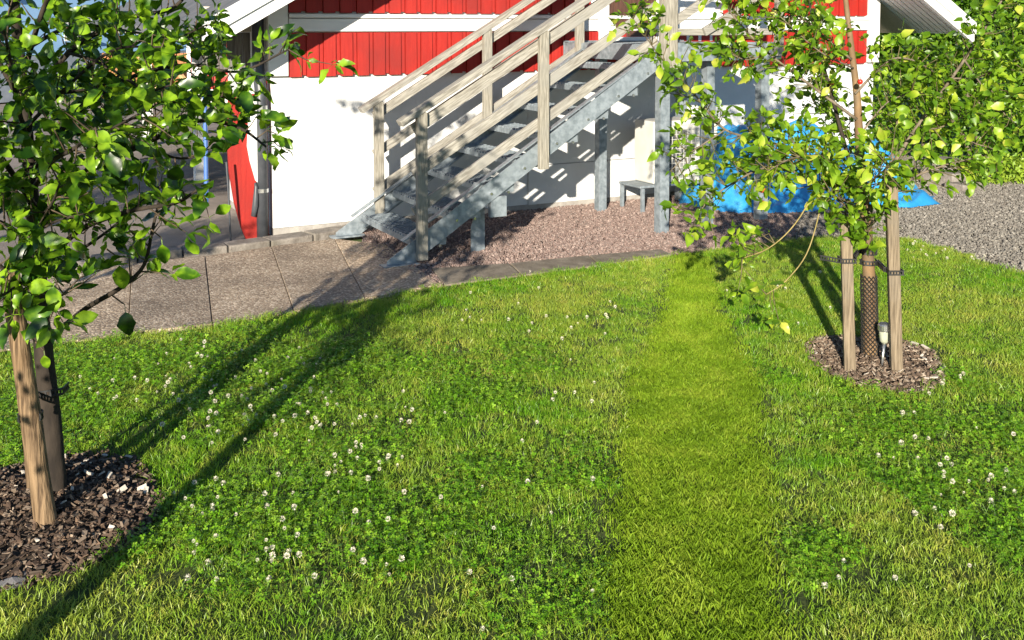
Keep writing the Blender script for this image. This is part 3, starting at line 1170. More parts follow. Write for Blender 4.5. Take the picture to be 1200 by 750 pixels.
def chip_mesh(name, mat, seed):
    r = np.random.default_rng(seed)
    m = MB()
    l, w_, t = 1.0, .32 + .3 * r.random(), .12
    vs = []
    for z in (-t, t):
        for x, y in ((-l, -w_), (l * .8, -w_ * .9), (l, w_ * .7), (-l * .85, w_)):
            vs.append((x * (.85 + .3 * r.random()), y * (.8 + .4 * r.random()), z + .1 * r.normal()))
    m.add(vs, [(0, 3, 2, 1), (4, 5, 6, 7), (0, 1, 5, 4), (1, 2, 6, 5), (2, 3, 7, 6), (3, 0, 4, 7)])
    return m.mesh(name, mat)


def mound_bed(name, poly, zc, label, chipmat, seed, nchips, dens):
    P = np.array([p[:2] for p in poly])
    c = P.mean(0)
    root = empty(name, (c[0], c[1], 0))
    tag(root, label, 'mulch bed')
    rings = 7
    V = [(0, 0, zc)]
    T = []
    k = len(P)
    for j in range(1, rings + 1):
        t = j / rings
        for p in P:
            d = (p - c) * t
            V.append((d[0], d[1], zc * (1 - t**2) + rng.normal(0, .006) * (j < rings) - .006 * (j == rings)))
    for i in range(k):
        T.append((0, 1 + i, 1 + (i + 1) % k))
    for j in range(rings - 1):
        for i in range(k):
            a, b = 1 + j * k + i, 1 + j * k + (i + 1) % k
            T += [(a, a + k, b + k), (a, b + k, b)]
    me = np_mesh('earth', np.array(V), np.array(T), M['earth'])
    o = bpy.data.objects.new('earth', me)
    COL.objects.link(o)
    o.parent = root

    def zat(q_):
        # radial fraction through the polygon, approximate
        d = np.linalg.norm(q_ - c, axis=1)
        ang = np.arctan2(q_[:, 1] - c[1], q_[:, 0] - c[0])
        pa = np.arctan2(P[:, 1] - c[1], P[:, 0] - c[0])
        pr = np.linalg.norm(P - c, axis=1)
        od = np.argsort(pa)
        R_ = np.interp(ang, pa[od], pr[od], period=2 * math.pi)
        return zc * np.clip(1 - (d / R_)**2, 0, 1)
    protos = [chip_mesh('bark_chip', chipmat, seed + i) for i in range(6)]
    cch = proto_collection(name + '_protos', protos)
    q_ = sample_poly(poly, dens)
    n_ = len(q_)
    ro = np.stack([rng.normal(0, .45, n_), rng.normal(0, .45, n_), rng.random(n_) * 6.28], 1)
    s_ = scatter('bark_mulch', np.c_[q_ - c, zat(q_) + .004 + rng.random(n_) * .012], ro, .005 + .010 * rng.random(n_)**1.7, cch, 6)
    s_.parent = root
    s_["kind"] = "stuff"
    # the larger chips, each its own piece
    big = [chip_mesh('wood_chip', M['chippale'] if i < 2 else chipmat, seed + 40 + i) for i in range(6)]
    q_ = sample_poly(poly, 4000)
    q_ = q_[np.linalg.norm(q_ - c, axis=1) < 9][:nchips]
    zz = zat(q_)
    for i in range(len(q_)):
        me = big[rng.integers(0, 6)]
        o = bpy.data.objects.new('wood_chip', me)
        COL.objects.link(o)
        o.parent = root
        o.location = (q_[i, 0] - c[0], q_[i, 1] - c[1], zz[i] + .018)
        o.rotation_euler = (rng.normal(0, .3), rng.normal(0, .3), rng.random() * 6.28)
        s0 = .010 + .010 * rng.random()**2
        o.scale = (s0, s0, s0)
    return root


mound_bed('mulch_bed', mulL_poly, .045, 'dark bark mulch bed round the tree with the round stake', M['chip'], 100, 110, 6500)
mound_bed('mulch_bed', mulR_poly, .035, 'brown bark mulch bed round the tree with square stakes and solar lamp', M['chipR'], 200, 60, 6500)
M['stone'] = noise_mat('grey_stone', (.14, .13, .13), (.26, .25, .25), 30, .85, .5)
for k, (px, py, sc_, lab) in enumerate([(14, 688, .035, 'larger grey stone at the lower edge of the dark mulch bed'), (28, 680, .026, 'smaller grey stone just behind the larger one in the mulch')]):
    me = pebble('grey_stone', M['stone'], 300 + k, .55)
    o = bpy.data.objects.new('grey_stone', me)
    COL.objects.link(o)
    o.location = gp(px, py) + np.array([0, 0, .012])
    o.scale = (sc_ * 1.3, sc_ * .8, sc_)
    o.rotation_euler = (0, 0, .5 + k)
    tag(o, lab, 'stone')

# clover flowers
M['petal'] = noise_mat('clover_flower_petals', (.50, .44, .30), (.78, .75, .64), 120, .8)
M['stalk'] = noise_mat('clover_stalk', (.08, .16, .03), (.12, .2, .04), 20, .7)


def flower_mesh(seed):
    r = np.random.default_rng(seed)
    m = MB()
    for i in range(34):
        zc_ = 1 - 2 * (i + .5) / 34
        th = i * 2.399
        rr = math.sqrt(1 - zc_ * zc_)
        d = np.array([rr * math.cos(th), rr * math.sin(th), zc_ * .85 + .15])
        t = np.cross(d, [0, 0, 1.0])
        t = t / (np.linalg.norm(t) + 1e-6)
        b_ = np.cross(t, d)
        c_ = d * .006
        e_ = d * (.010 + .003 * r.random()) + b_ * .001
        m.add([c_ - t * .001, c_ + t * .001, e_ + t * .0022, e_ - t * .0022 + b_ * .001], [(0, 1, 2, 3)])
    me = m.mesh('clover_flower', M['petal'])
    s_ = MB().tube([(0, 0, -.05), (.003, 0, -.02), (0, 0, 0)], .001, 4, cap=False)
    o = len(me.vertices)
    mm = MB()
    mm.v = m.v + s_.v
    mm.f = m.f + [tuple(i + o for i in f_) for f_ in s_.f]
    me = mm.mesh('clover_flower', M['petal'])
    me.materials.append(M['stalk'])
    for p in me.polygons:
        if p.vertices[0] >= o:
            p.material_index = 1
    return me


fm_ = [flower_mesh(i) for i in range(4)]
zones = [(185, 390, 400, 470, 38), (190, 400, 440, 520, 38), (340, 480, 455, 560, 36), (200, 320, 560, 690, 24), (300, 480, 550, 690, 26), (90, 200, 420, 480, 12), (540, 730, 300, 390, 24), (640, 730, 380, 480, 8), (480, 700, 480, 600, 8), (1020, 1120, 480, 550, 10), (1090, 1190, 540, 620, 14), (1080, 1130, 440, 470, 7), (1050, 1160, 283, 305, 22), (850, 1000, 300, 420, 9), (960, 1010, 640, 690, 3), (900, 1200, 460, 700, 8), (480, 720, 600, 740, 6)]
where = ['in the clover beyond the dark mulch bed', 'in the clover between the two tree shadows', 'in the open lawn right of the long tree shadow', 'in the clover right of the dark mulch bed', 'below the long tree shadow', 'near the path edge behind the left tree', 'in the lawn in front of the concrete strip', 'beside the upper part of the olive grass strip', 'in the middle of the lawn', 'in the clover just in front of the brown mulch bed', 'in the clover patch near the right edge of the lawn', 'close against the right end of the brown mulch bed', 'along the lawn edge beside the grey gravel', 'between the olive strip and the netted tree', 'right of the lower end of the olive strip', 'in the right part of the lawn', 'at the near lawn edge left of the olive strip']
nf = 0
for zi, (x0, x1, y0, y1, k) in enumerate(zones):
    for i in range(k):
        px, py = random.uniform(x0, x1), random.uniform(y0, y1)
        p = gp(px, py, .05)
        if not inpoly(np.array([p[:2]]), lawn_poly)[0] or not not_bed(np.array([p[:2]]))[0] or inpoly(np.array([p[:2]]), strip_poly)[0]:
            continue
        o = bpy.data.objects.new('clover_flower', fm_[nf % 4])
        COL.objects.link(o)
        o.location = (p[0], p[1], .048 + random.uniform(-.006, .016))
        o.rotation_euler = (random.uniform(-.5, .5), random.uniform(-.5, .5), random.uniform(0, 6))
        s0 = random.uniform(.45, .95)
        o.scale = (s0, s0, s0)
        tag(o, 'small white clover flower head ' + where[zi], 'flower', 'white clover flowers ' + where[zi])
        nf += 1

# ------------------------------------------------------------------ trees


def leaf_template(seed, nseg=6, wid=.30, curl=.25, fold=.22):
    """ovate leaf of length 1 along +x with petiole, fold at the midrib and a curled tip"""
    r = np.random.default_rng(seed)
    V, Fq = [], []
    xs = np.linspace(0, 1, nseg + 1)
    for i, t in enumerate(xs):
        w_ = wid * (math.sin(math.pi * t**.82)**.72 if 0 < t < 1 else 0) * (1 + .08 * r.normal())
        w_ = max(w_, .006)
        zc_ = -curl * t * t + .06 * math.sin(t * 6 + seed)
        V += [(t, -w_, zc_ + fold * w_ + .03 * r.normal()), (t, 0, zc_), (t, w_, zc_ + fold * w_ + .03 * r.normal())]
    for i in range(nseg):
        a = i * 3
        Fq += [(a, a + 3, a + 4, a + 1), (a + 1, a + 4, a + 5, a + 2)]
    # petiole
    o = len(V)
    V += [(-.32, -.012, -.05), (-.32, .012, -.05), (0, .014, 0), (0, -.014, 0)]
    Fq += [(o, o + 1, o + 2, o + 3)]
    return np.array(V), np.array(Fq)


def spline(pts, n):
    pts = [np.array(p, float) for p in pts]
    P = [2 * pts[0] - pts[1]] + pts + [2 * pts[-1] - pts[-2]]
    out = []
    for i in range(1, len(P) - 2):
        for k in range(n):
            t = k / n
            a, b, c, d = P[i - 1], P[i], P[i + 1], P[i + 2]
            out.append(.5 * ((2 * b) + (c - a) * t + (2 * a - 5 * b + 4 * c - d) * t * t + (3 * b - a - 3 * c + d) * t**3))
    out.append(P[-2])
    return out


def unit(v):
    return v / (np.linalg.norm(v) + 1e-9)


class Tree:
    def __init__(self, name, base, label, bark, twigmat, leafmat, size, seed):
        self.base = np.array(base, float)
        self.root = empty(name, self.base)
        tag(self.root, label, 'tree', 'young fruit trees on the lawn')
        self.bark, self.twigmat, self.leafmat = bark, twigmat, leafmat
        self.size = size
        self.tw = MB()
        self.L = []      # leaves: pos, R(3x3), size
        self.r = np.random.default_rng(seed)

    def loc(self, p):
        return np.asarray(p) - self.base

    def stem(self, pts, r0, r1, name, mat, n=8, jit=.0, sub=5):
        sp = spline([at(*q) if q[2] > 0 else q for q in pts], sub)
        rad = r1 + (r0 - r1) * (1 - np.linspace(0, 1, len(sp)))**(1.7 if name == 'trunk' else 1.0)
        MB().tube([self.loc(p) for p in sp], list(rad), n, jit=jit).build(name, mat, self.root, smooth=True)
        return sp

    def leafcluster(self, p, d, k, size, spread=1.0):
        for i in range(k):
            dd = unit(d * .7 + self.r.normal(0, .65, 3) * spread + np.array([0, 0, -.05]))
            nn = unit(np.array([0, -.25, .75]) + self.r.normal(0, .6, 3))
            sd = unit(np.cross(nn, dd))
            nn = np.cross(dd, sd)
            s_ = size * (.45 + .85 * self.r.random()**1.5)
            self.L.append((p + dd * s_ * .34, np.stack([dd, sd, nn], 1), s_))

    def foliate(self, sp, t0, spacing, tl, k, size=None, up=.35, spread=1.0, tip=True):
        size = size or self.size
        acc = 0
        n = len(sp)
        for i in range(1, n):
            seg = np.linalg.norm(sp[i] - sp[i - 1])
            acc += seg
            if i / n < t0:
                acc = 0
                continue
            while acc > spacing:
                acc -= spacing * (.6 + .8 * self.r.random())
                t = unit(sp[i] - sp[i - 1])
                a = self.r.normal(0, 1, 3)
                a -= t * (a @ t)
                d = unit(unit(a) + t * .45 + np.array([0, 0, up]))
                l_ = tl * (.3 + .9 * self.r.random())
                p0 = sp[i]
                p1 = p0 + d * l_ * .5 + self.r.normal(0, .008, 3)
                p2 = p0 + d * l_ + np.array([0, 0, .02 * self.r.normal()])
                self.tw.tube([self.loc(p0), self.loc(p1), self.loc(p2)], [.0030, .0022, .0014], 4, cap=False)
                if l_ > tl * .55:
                    self.leafcluster(p1, d, max(1, k // 2), size, spread)
                self.leafcluster(p2, d, int(self.r.integers(max(1, k - 1), k + 2)), size, spread)
        if tip:
            self.leafcluster(sp[-1], unit(sp[-1] - sp[-2]), k, size, spread)

    def finish(self, nobj, tmpl):
        if self.tw.v:
            o = self.tw.build('twigs', self.twigmat, self.root, smooth=True)
            o["kind"] = "stuff"
        sc = []
        for p, R_, s_ in self.L:
            x, y, d = proj(p + R_[:, 0] * s_ * .5)
            infr = -10 < x < 1210 and -10 < y < 760
            vd = unit(p - _C)
            sc.append((s_ / d)**2 * (.15 + abs(R_[:, 2] @ vd)) if infr else 0)
        od = np.argsort(-np.array(sc))
        own = set(int(i) for i in od[:nobj] if sc[i] > 0)
        mes = []
        for V, Fq in tmpl:
            me = np_mesh('leaf', V, Fq, self.leafmat)
            mes.append(me)
        VV, FF, off = [], [], 0
        for i, (p, R_, s_) in enumerate(self.L):
            k = int(self.r.integers(0, len(tmpl)))
            if i in own:
                o = bpy.data.objects.new('leaf', mes[k])
                COL.objects.link(o)
                o.parent = self.root
                Mx = Matrix([[R_[a][b] * s_ for b in range(3)] + [float(self.loc(p)[a])] for a in range(3)] + [[0, 0, 0, 1]])
                o.matrix_local = Mx
            else:
                V, Fq = tmpl[k]
                VV.append((V * s_) @ R_.T + self.loc(p))
                FF.append(Fq + off)
                off += len(V)
        if VV:
            o = bpy.data.objects.new('crown', np_mesh('crown', np.concatenate(VV), np.concatenate(FF), self.leafmat))
            COL.objects.link(o)
            o.parent = self.root
            o["kind"] = "stuff"


M['leafL'] = leaf_mat('glossy_apple_leaves', [(.010, .040, .003), (.045, .12, .005), (.22, .37, .016)], 22, .28, .34, spec=.5)
M['leafR'] = leaf_mat('yellowish_apple_leaves', [(.08, .17, .008), (.19, .32, .016), (.33, .43, .032), (.46, .47, .08)], 12, .36, .38, spec=.4)
tmplL = [leaf_template(i, 7, .235 + .04 * (i % 3), .12 + .16 * (i % 4), .32) for i in range(6)]
tmplR = [leaf_template(10 + i, 5, .27 + .04 * (i % 3), .2 + .14 * (i % 4), .3) for i in range(6)]

TL = Tree('young_apple_tree', gp(66, 592), 'young tree with dark glossy leaves in the dark mulch bed, branches reaching over the path', M['barkL'], M['twig'], M['leafL'], .066, 11)
TL.stem([(66, 594, 3.45), (60, 500, 3.45), (50, 400, 3.44), (45, 320, 3.43), (38, 240, 3.42), (30, 140, 3.4), (20, 40, 3.4), (10, -80, 3.4), (0, -220, 3.4)], .040, .016, 'trunk', M['barkL'], 10, .12)
brL = [
    ([(54, 400, 3.43), (100, 362, 3.36), (140, 338, 3.3), (168, 312, 3.28), (178, 272, 3.27), (188, 228, 3.3)], .010, .004, .35, 4),
    ([(48, 320, 3.42), (90, 272, 3.3), (150, 248, 3.2), (205, 238, 3.15), (232, 222, 3.1)], .011, .004, .15, 5),
    ([(42, 250, 3.41), (100, 202, 3.35), (170, 168, 3.3), (230, 142, 3.3), (280, 150, 3.3), (312, 172, 3.3)], .013, .004, .12, 6),
    ([(38, 200, 3.4), (90, 132, 3.45), (150, 92, 3.5), (220, 76, 3.5), (280, 84, 3.5), (338, 58, 3.5)], .012, .003, .12, 6),
    ([(30, 140, 3.4), (80, 62, 3.3), (150, 22, 3.3), (205, 8, 3.3), (236, -40, 3.3)], .012, .004, .12, 6),
    ([(26, 90, 3.4), (60, -10, 3.3), (120, -80, 3.2)], .01, .004, .1, 6),
    ([(40, 250, 3.4), (0, 210, 3.3), (-60, 180, 3.2), (-140, 150, 3.1)], .012, .004, .1, 6),
    ([(40, 220, 3.4), (60, 190, 3.15), (90, 172, 2.95), (112, 150, 2.8)], .010, .004, .2, 5),
    ([(45, 310, 3.4), (20, 272, 3.2), (-20, 250, 3.0)], .009, .004, .1, 6),
    ([(40, 205, 3.4), (70, 152, 3.7), (110, 122, 4.0), (165, 112, 4.1)], .010, .004, .1, 6),
    ([(45, 300, 3.43), (80, 300, 3.5), (130, 268, 3.6), (170, 232, 3.7)], .008, .003, .2, 5),
    ([(170, 168, 3.3), (205, 185, 3.25), (240, 182, 3.2)], .006, .003, .1, 5),
    ([(150, 92, 3.5), (190, 120, 3.4), (240, 112, 3.35), (290, 118, 3.35)], .006, .003, .1, 5),
    ([(100, 202, 3.35), (120, 160, 3.2), (160, 135, 3.1)], .006, .003, .1, 5),
    ([(45, 310, 3.43), (25, 290, 3.35), (60, 262, 3.2), (100, 250, 3.1)], .006, .003, .1, 5),
    ([(30, 130, 3.4), (-10, 60, 3.3), (-60, 10, 3.2), (-140, -20, 3.0)], .01, .004, .1, 6),
    ([(25, 60, 3.4), (90, 30, 3.6), (170, 40, 3.8), (230, 50, 3.9)], .008, .003, .1, 6),
    ([(20, 0, 3.4), (100, -60, 3.4), (200, -90, 3.4)], .009, .003, .1, 6),
    ([(10, -80, 3.4), (60, -180, 3.4), (120, -260, 3.4)], .009, .003, .1, 6),
    ([(10, -80, 3.4), (-60, -170, 3.4), (-140, -240, 3.4)], .009, .003, .1, 6),
    ([(40, 240, 3.4), (-10, 170, 3.1), (-60, 120, 2.8), (-120, 90, 2.6)], .010, .004, .1, 7),
    ([(36, 180, 3.4), (20, 120, 3.1), (10, 60, 2.85), (0, 20, 2.7)], .009, .003, .1, 6),
    ([(42, 260, 3.4), (60, 240, 3.15), (70, 215, 3.0)], .006, .003, .1, 5),
    ([(48, 335, 3.42), (60, 350, 3.25), (75, 345, 3.1)], .006, .003, .1, 5),
    ([(46, 325, 3.42), (25, 330, 3.2), (5, 345, 3.05), (-20, 350, 3.0)], .006, .003, .1, 5),
    ([(60, 110, 3.45), (120, 100, 3.6), (180, 60, 3.65), (240, 30, 3.7)], .007, .003, .1, 6),
    ([(60, 160, 3.45), (130, 150, 3.6), (190, 120, 3.7), (250, 100, 3.7)], .007, .003, .1, 6),
    ([(30, 150, 3.4), (70, 110, 3.3), (130, 60, 3.2), (190, 55, 3.1)], .008, .003, .1, 6),
    ([(80, 62, 3.3), (120, 75, 3.2), (170, 105, 3.15), (200, 100, 3.1)], .006, .003, .1, 5),
    ([(45, 330, 3.42), (20, 340, 3.3), (0, 310, 3.2), (-40, 300, 3.1)], .007, .003, .1, 5),
]
for pts, r0, r1, t0, k in brL:
    sp = TL.stem(pts, r0, r1, 'branch', M['barkL'], 6)
    TL.foliate(sp, t0, .041, .135, k)
# the single leaves hanging free near the low branch
for px, py, s_ in [(140, 325, .085), (147, 380, .085), (190, 300, .07), (52, 430, .05), (75, 320, .08)]:
    dd = unit(np.array([.1, 0, -1.0]))
    nn = unit(np.array([.25, -1, .1]))
    sd = unit(np.cross(nn, dd))
    p0_ = at(px, py - 14, 3.24)
    TL.tw.tube([TL.loc(p0_ + np.array([-.05, .02, .05])), TL.loc(p0_ - dd * s_ * .3)], [.003, .002], 4, cap=False)
    TL.L.append((p0_, np.stack([dd, sd, np.cross(dd, sd)], 1), s_))
TL.finish(300, tmplL)

TR = Tree('young_apple_tree', gp(1020, 424), 'young tree with yellowish green leaves and netted trunk between two square stakes', M['barkR'], M['shoottwig'], M['leafR'], .049, 12)
TR.stem([(1020, 426, 4.93), (1019, 340, 4.93), (1014, 250, 4.92), (1008, 180, 4.92), (1004, 110, 4.92), (997, 50, 4.92), (990, -10, 4.92), (984, -80, 4.92), (978, -170, 4.92)], .037, .009, 'trunk', M['barkR'], 10, .06)
brR = [
    ([(1008, 236, 4.9), (960, 190, 4.8), (900, 166, 4.7), (850, 152, 4.65), (815, 112, 4.6), (778, 72, 4.55), (742, 22, 4.5)], .009, .002, .12, 4, 'greybranch'),
    ([(1010, 260, 4.9), (960, 216, 4.75), (905, 196, 4.6), (860, 214, 4.5), (826, 240, 4.45), (812, 265, 4.45)], .008, .002, .12, 4, 'greybranch'),
    ([(1015, 256, 4.9), (1045, 196, 4.9), (1075, 148, 4.9), (1115, 92, 4.9), (1150, 40, 4.9), (1180, -10, 4.9)], .012, .005, .3, 5, 'greybranch'),
    ([(1016, 270, 4.9), (1060, 216, 4.8), (1100, 196, 4.75), (1138, 186, 4.7)], .008, .003, .2, 5, 'greybranch'),
    ([(1004, 140, 4.9), (950, 100, 4.9), (900, 62, 4.95), (862, 22, 5), (830, -20, 5)], .008, .003, .1, 5, 'greybranch'),
    ([(1002, 110, 4.9), (1040, 72, 4.9), (1068, 70, 4.9), (1094, 84, 4.9)], .007, .003, .15, 5, 'greybranch'),
    ([(998, 70, 4.9), (940, 22, 4.9), (890, -20, 4.9)], .007, .003, .1, 5, 'greybranch'),
    ([(968, 208, 4.8), (960, 250, 4.72), (945, 298, 4.66), (920, 330, 4.6), (898, 345, 4.6)], .004, .002, .85, 4, 'shoot'),
    ([(960, 216, 4.75), (932, 262, 4.65), (902, 290, 4.6), (870, 303, 4.55)], .004, .002, .55, 3, 'shoot'),
    ([(850, 152, 4.65), (808, 180, 4.6), (786, 200, 4.6)], .004, .002, .1, 3, 'greybranch'),
    ([(1012, 240, 4.9), (1022, 212, 4.65), (1042, 196, 4.4)], .006, .003, .1, 4, 'greybranch'),
    ([(1008, 200, 4.9), (990, 152, 5.2), (955, 122, 5.5)], .006, .003, .1, 4, 'greybranch'),
    ([(1008, 238, 4.93), (990, 170, 5.0), (970, 95, 5.05), (955, 40, 5.1), (945, -20, 5.1)], .012, .005, .4, 5, 'barkL'),
    ([(1010, 215, 4.9), (965, 185, 4.7), (930, 185, 4.5), (900, 200, 4.4)], .005, .002, .1, 4, 'greybranch'),
    ([(1012, 250, 4.9), (990, 235, 4.75), (975, 228, 4.6)], .004, .002, .1, 4, 'greybranch'),
    ([(1014, 285, 4.9), (1020, 262, 4.75), (1035, 245, 4.7)], .004, .002, .1, 4, 'greybranch'),
    ([(1014, 275, 4.9), (1000, 255, 4.8), (985, 240, 4.7)], .004, .002, .1, 4, 'greybranch'),
    ([(1075, 148, 4.9), (1100, 150, 4.8), (1140, 130, 4.7)], .005, .002, .1, 5, 'greybranch'),
    ([(1045, 196, 4.9), (1050, 150, 5.0), (1062, 100, 5.1), (1080, 60, 5.2)], .006, .002, .1, 5, 'greybranch'),
    ([(1115, 92, 4.9), (1150, 90, 4.9), (1190, 70, 4.8)], .005, .002, .1, 5, 'greybranch'),
    ([(1130, 70, 4.9), (1165, 120, 4.85), (1195, 150, 4.8)], .005, .002, .1, 5, 'greybranch'),
    ([(1100, 112, 4.9), (1130, 160, 4.75), (1165, 175, 4.7)], .005, .002, .1, 5, 'greybranch'),
    ([(1006, 160, 4.9), (1040, 120, 4.85), (1075, 108, 4.8)], .005, .002, .1, 5, 'greybranch'),
    ([(1000, 80, 4.9), (960, 60, 4.8), (915, 20, 4.75)], .005, .002, .1, 5, 'greybranch'),
    ([(900, 62, 4.95), (875, 70, 4.9), (850, 60, 4.85)], .004, .002, .1, 5, 'greybranch'),
    ([(990, -10, 4.92), (1030, -110, 4.9), (1060, -190, 4.9)], .006, .002, .1, 5, 'greybranch'),
    ([(990, -10, 4.92), (930, -80, 4.9), (880, -140, 4.9)], .006, .002, .1, 5, 'greybranch'),
    ([(984, -80, 4.92), (990, -160, 5), (1010, -240, 5.1)], .006, .002, .1, 5, 'greybranch'),
]
for pts, r0, r1, t0, k, mt in brR:
    sp = TR.stem(pts, r0, r1, 'branch', M[mt], 6)
    TR.foliate(sp, t0, .016, .145, k + 1)
TR.leafcluster(at(896, 335, 4.6), np.array([0, -.2, .6]), 6, .07)
# fruit
M['apple'] = noise_mat('red_apple', (.42, .02, .015), (.55, .10, .03), 25, .3)
for px, py, Y, r_ in [(893, 222, 4.58, .016), (893, 239, 4.58, .016), (1008, 96, 4.8, .013), (974, 97, 5.0, .013), (797, 97, 4.56, .014)]:
    p = TR.loc(at(px, py, Y))
    m = MB()
    m.lathe([(r_ * .25, r_ * .75), (r_ * .6, r_ * .95), (r_ * .95, r_ * .45), (r_, 0), (r_ * .8, -r_ * .6), (r_ * .4, -r_ * .92), (r_ * .1, -r_ * .85)][::-1], 12, p)
    o = m.build('apple', M['apple'], TR.root, smooth=True)
    MB().tube([p + np.array([0, 0, r_ * .7]), p + np.array([.004, 0, r_ * 2.2])], .0015, 4).build('stalk', M['twig'], o)
TR.finish(300, tmplR)
# trunk netting
net = MB()
tz0, tz1 = -.0, .50
b0, b1 = at(1020, 426, 4.93), at(1018, 322, 4.93)
for k in range(12):
    for sg in (1, -1):
        pts = []
        for i in range(41):
            t = i / 40
            c = b0 + (b1 - b0) * t
            th = k * 2 * math.pi / 12 + sg * t * 2 * math.pi * 1.55
            r_ = .0415 - .003 * t
            pts.append(c + np.array([math.cos(th), math.sin(th), 0]) * r_ - TR.base)
        net.tube(pts, .0024, 4, cap=False)
no = net.build('mesh_guard', M['net'], TR.root)


def ladder_band(name, pts, wd, mat, label, group, up=(0, 0, 1)):
    """perforated rubber tie: two edge strips joined by rungs"""
    m = MB()
    up = np.array(up, float)
    base = pts[0].copy()
    pl = [p - base for p in pts]
    for i in range(len(pl) - 1):
        for o_ in (-.5, .5):
            m.bar(pl[i] + up * o_ * wd * .8, pl[i + 1] + up * o_ * wd * .8, .004, wd * .26)
        L_ = np.linalg.norm(pl[i + 1] - pl[i])
        k = max(1, int(L_ / .013))
        for j in range(k):
            c = pl[i] + (pl[i + 1] - pl[i]) * (j + .5) / k
            t = unit(pl[i + 1] - pl[i])
            m.bar(c - t * .0028, c + t * .0028, .0035, wd * .72)
    o = m.build(name, mat)
    o.location = base
    tag(o, label, 'tie', group)
    return o


def loop_round(c, r, z, n=14, a0=0, a1=2 * math.pi):
    return [np.array([c[0] + r * math.cos(a), c[1] + r * math.sin(a), z]) for a in np.linspace(a0, a1, n)]


# square stakes of the right tree
def square_stake(px0, py0, px1, py1, w_, label, turn):
    b = gp(px0, py0)
    t_ = at(px1, py1, b[1] + .01)
    o = MB().bar((0, 0, -.1), t_ - b, w_, w_, up=(math.sin(turn), math.cos(turn), 0)).build('wooden_stake', M['stake'], bevel=.004)
    o.location = b
    tag(o, label, 'stake', 'stakes holding the young trees')
    return b, t_


sa = square_stake(997, 438, 991, 252, .052, 'square wooden stake left of the netted trunk', .2)
sb = square_stake(1052, 442, 1044, 209, .052, 'taller square wooden stake right of the netted trunk', .15)
tc_ = at(1017, 296, 4.93)
za, zb = tc_[2], tc_[2] - .045


def on_axis(b, t_, z):
    f_ = (z - b[2]) / (t_[2] - b[2])
    return b + (t_ - b) * f_


ca, cb = on_axis(*sa, za), on_axis(*sb, zb + .005)
trk = on_axis(b0, b1, za)
pts = [ca + np.array(q) for q in ((-.12, .03, .004), (-.034, -.034, 0.), (.034, -.034, 0.), (.034, .0, .006))]
pts += [trk + np.array(q) for q in ((-.045, -.01, .01), (-.03, -.032, .008), (0, -.044, .006), (.03, -.033, .006), (.043, .0, .006), (.02, .04, .006), (-.04, .02, .008))]
pts += [ca + np.array(q) for q in ((.034, .034, .0), (-.034, .034, .0), (-.034, -.03, .0))]
ladder_band('tree_tie', pts, .022, M['black'], 'upper black perforated tie between left square stake and trunk', 'black rubber tree ties')
trk2 = on_axis(b0, b1, zb)
pts = [trk2 + np.array(q) for q in ((-.043, .0, 0), (-.03, -.033, 0), (0, -.044, 0), (.03, -.033, 0), (.046, -.005, 0))]
pts += [cb + np.array(q) for q in ((-.034, -.034, -.004), (.034, -.034, -.004), (.034, .034, -.004), (-.034, .034, -.004))]
pts += [trk2 + np.array(q) for q in ((.04, .02, 0), (0, .044, 0), (-.043, .0, 0))]
ladder_band('tree_tie', pts, .022, M['black'], 'lower black perforated tie between right square stake and trunk', 'black rubber tree ties')

# round stakes of the left tree
def round_stake(px0, py0, px1, py1, r_, label, Ytop=None):
    b = gp(px0, py0)
    t_ = at(px1, py1, Ytop or b[1] + .02)
    d_ = t_ - b
    pts = [d_ * k / 8 for k in range(-1, 9)]
    pts.append(d_ * 1.008)
    rad = [r_ * (1 + .05 * math.sin(k * 1.7)) * (1.02 - .022 * k) for k in range(10)] + [r_ * .78]
    o = MB().tube(pts, rad, 14, jit=.06).build('wooden_stake', M['roundstake'], smooth=True)
    o.location = b
    tag(o, label, 'stake', 'stakes holding the young trees')
    return b, t_


s1 = round_stake(56, 626, 11, 318, .035, 'round leaning wooden stake in front of the left trunk')
s2 = round_stake(41, 590, 18, 340, .022, 'round wooden stake half hidden behind the left trunk')
cz = at(36, 487, 3.25)
c1 = on_axis(*s1, cz[2])
pts = loop_round(c1, .037, c1[2], 12, -math.pi * .1, math.pi * 1.3)[::-1]
tl_ = at(62, 487, 3.45)
pts += [np.array([tl_[0] - .03, tl_[1] - .04, cz[2] + .01]), np.array([tl_[0] + .045, tl_[1] - .02, cz[2] + .015]), np.array([tl_[0] + .04, tl_[1] + .04, cz[2] + .015])]
ladder_band('tree_tie', pts, .022, M['black'], 'black perforated tie round the leaning round stake', 'black rubber tree ties')

# solar lamp
sl = empty('solar_garden_lamp', gp(1033, 436))
tag(sl, 'small steel solar garden lamp stuck in mulch beside the netted trunk', 'lamp')
top = at(1038, 382, gp(1033, 436)[1]) - gp(1033, 436)
ax = lambda z: np.array([top[0] * z / top[2], 0, z])
MB().tube([ax(-.05), ax(.06), ax(.145)], .0065, 8).build('stem', M['steel'], sl, smooth=True)
c = ax(.14)
MB().lathe([(.012, 0), (.021, .012), (.025, .055), (.025, .062)], 14, c).build('lamp_body', M['clear'], sl, smooth=True)
MB().lathe([(.029, .060), (.031, .064), (.031, .088), (.027, .094)], 16, c).build('lamp_cap', M['steel'], sl)
MB().lathe([(.024, .0945), (.024, .097)], 16, c).build('solar_panel', M['pipe'], sl)

# ------------------------------------------------------------------ shrubs and far trees
M['hedge'] = leaf_mat('hedge_leaves', [(.045, .13, .010), (.13, .26, .017), (.28, .39, .04)], 5, .32, .4, spec=.4)
M['dark'] = leaf_mat('dark_tree_leaves', [(.03, .07, .014), (.055, .11, .02), (.09, .15, .03)], 2, .3, .5)


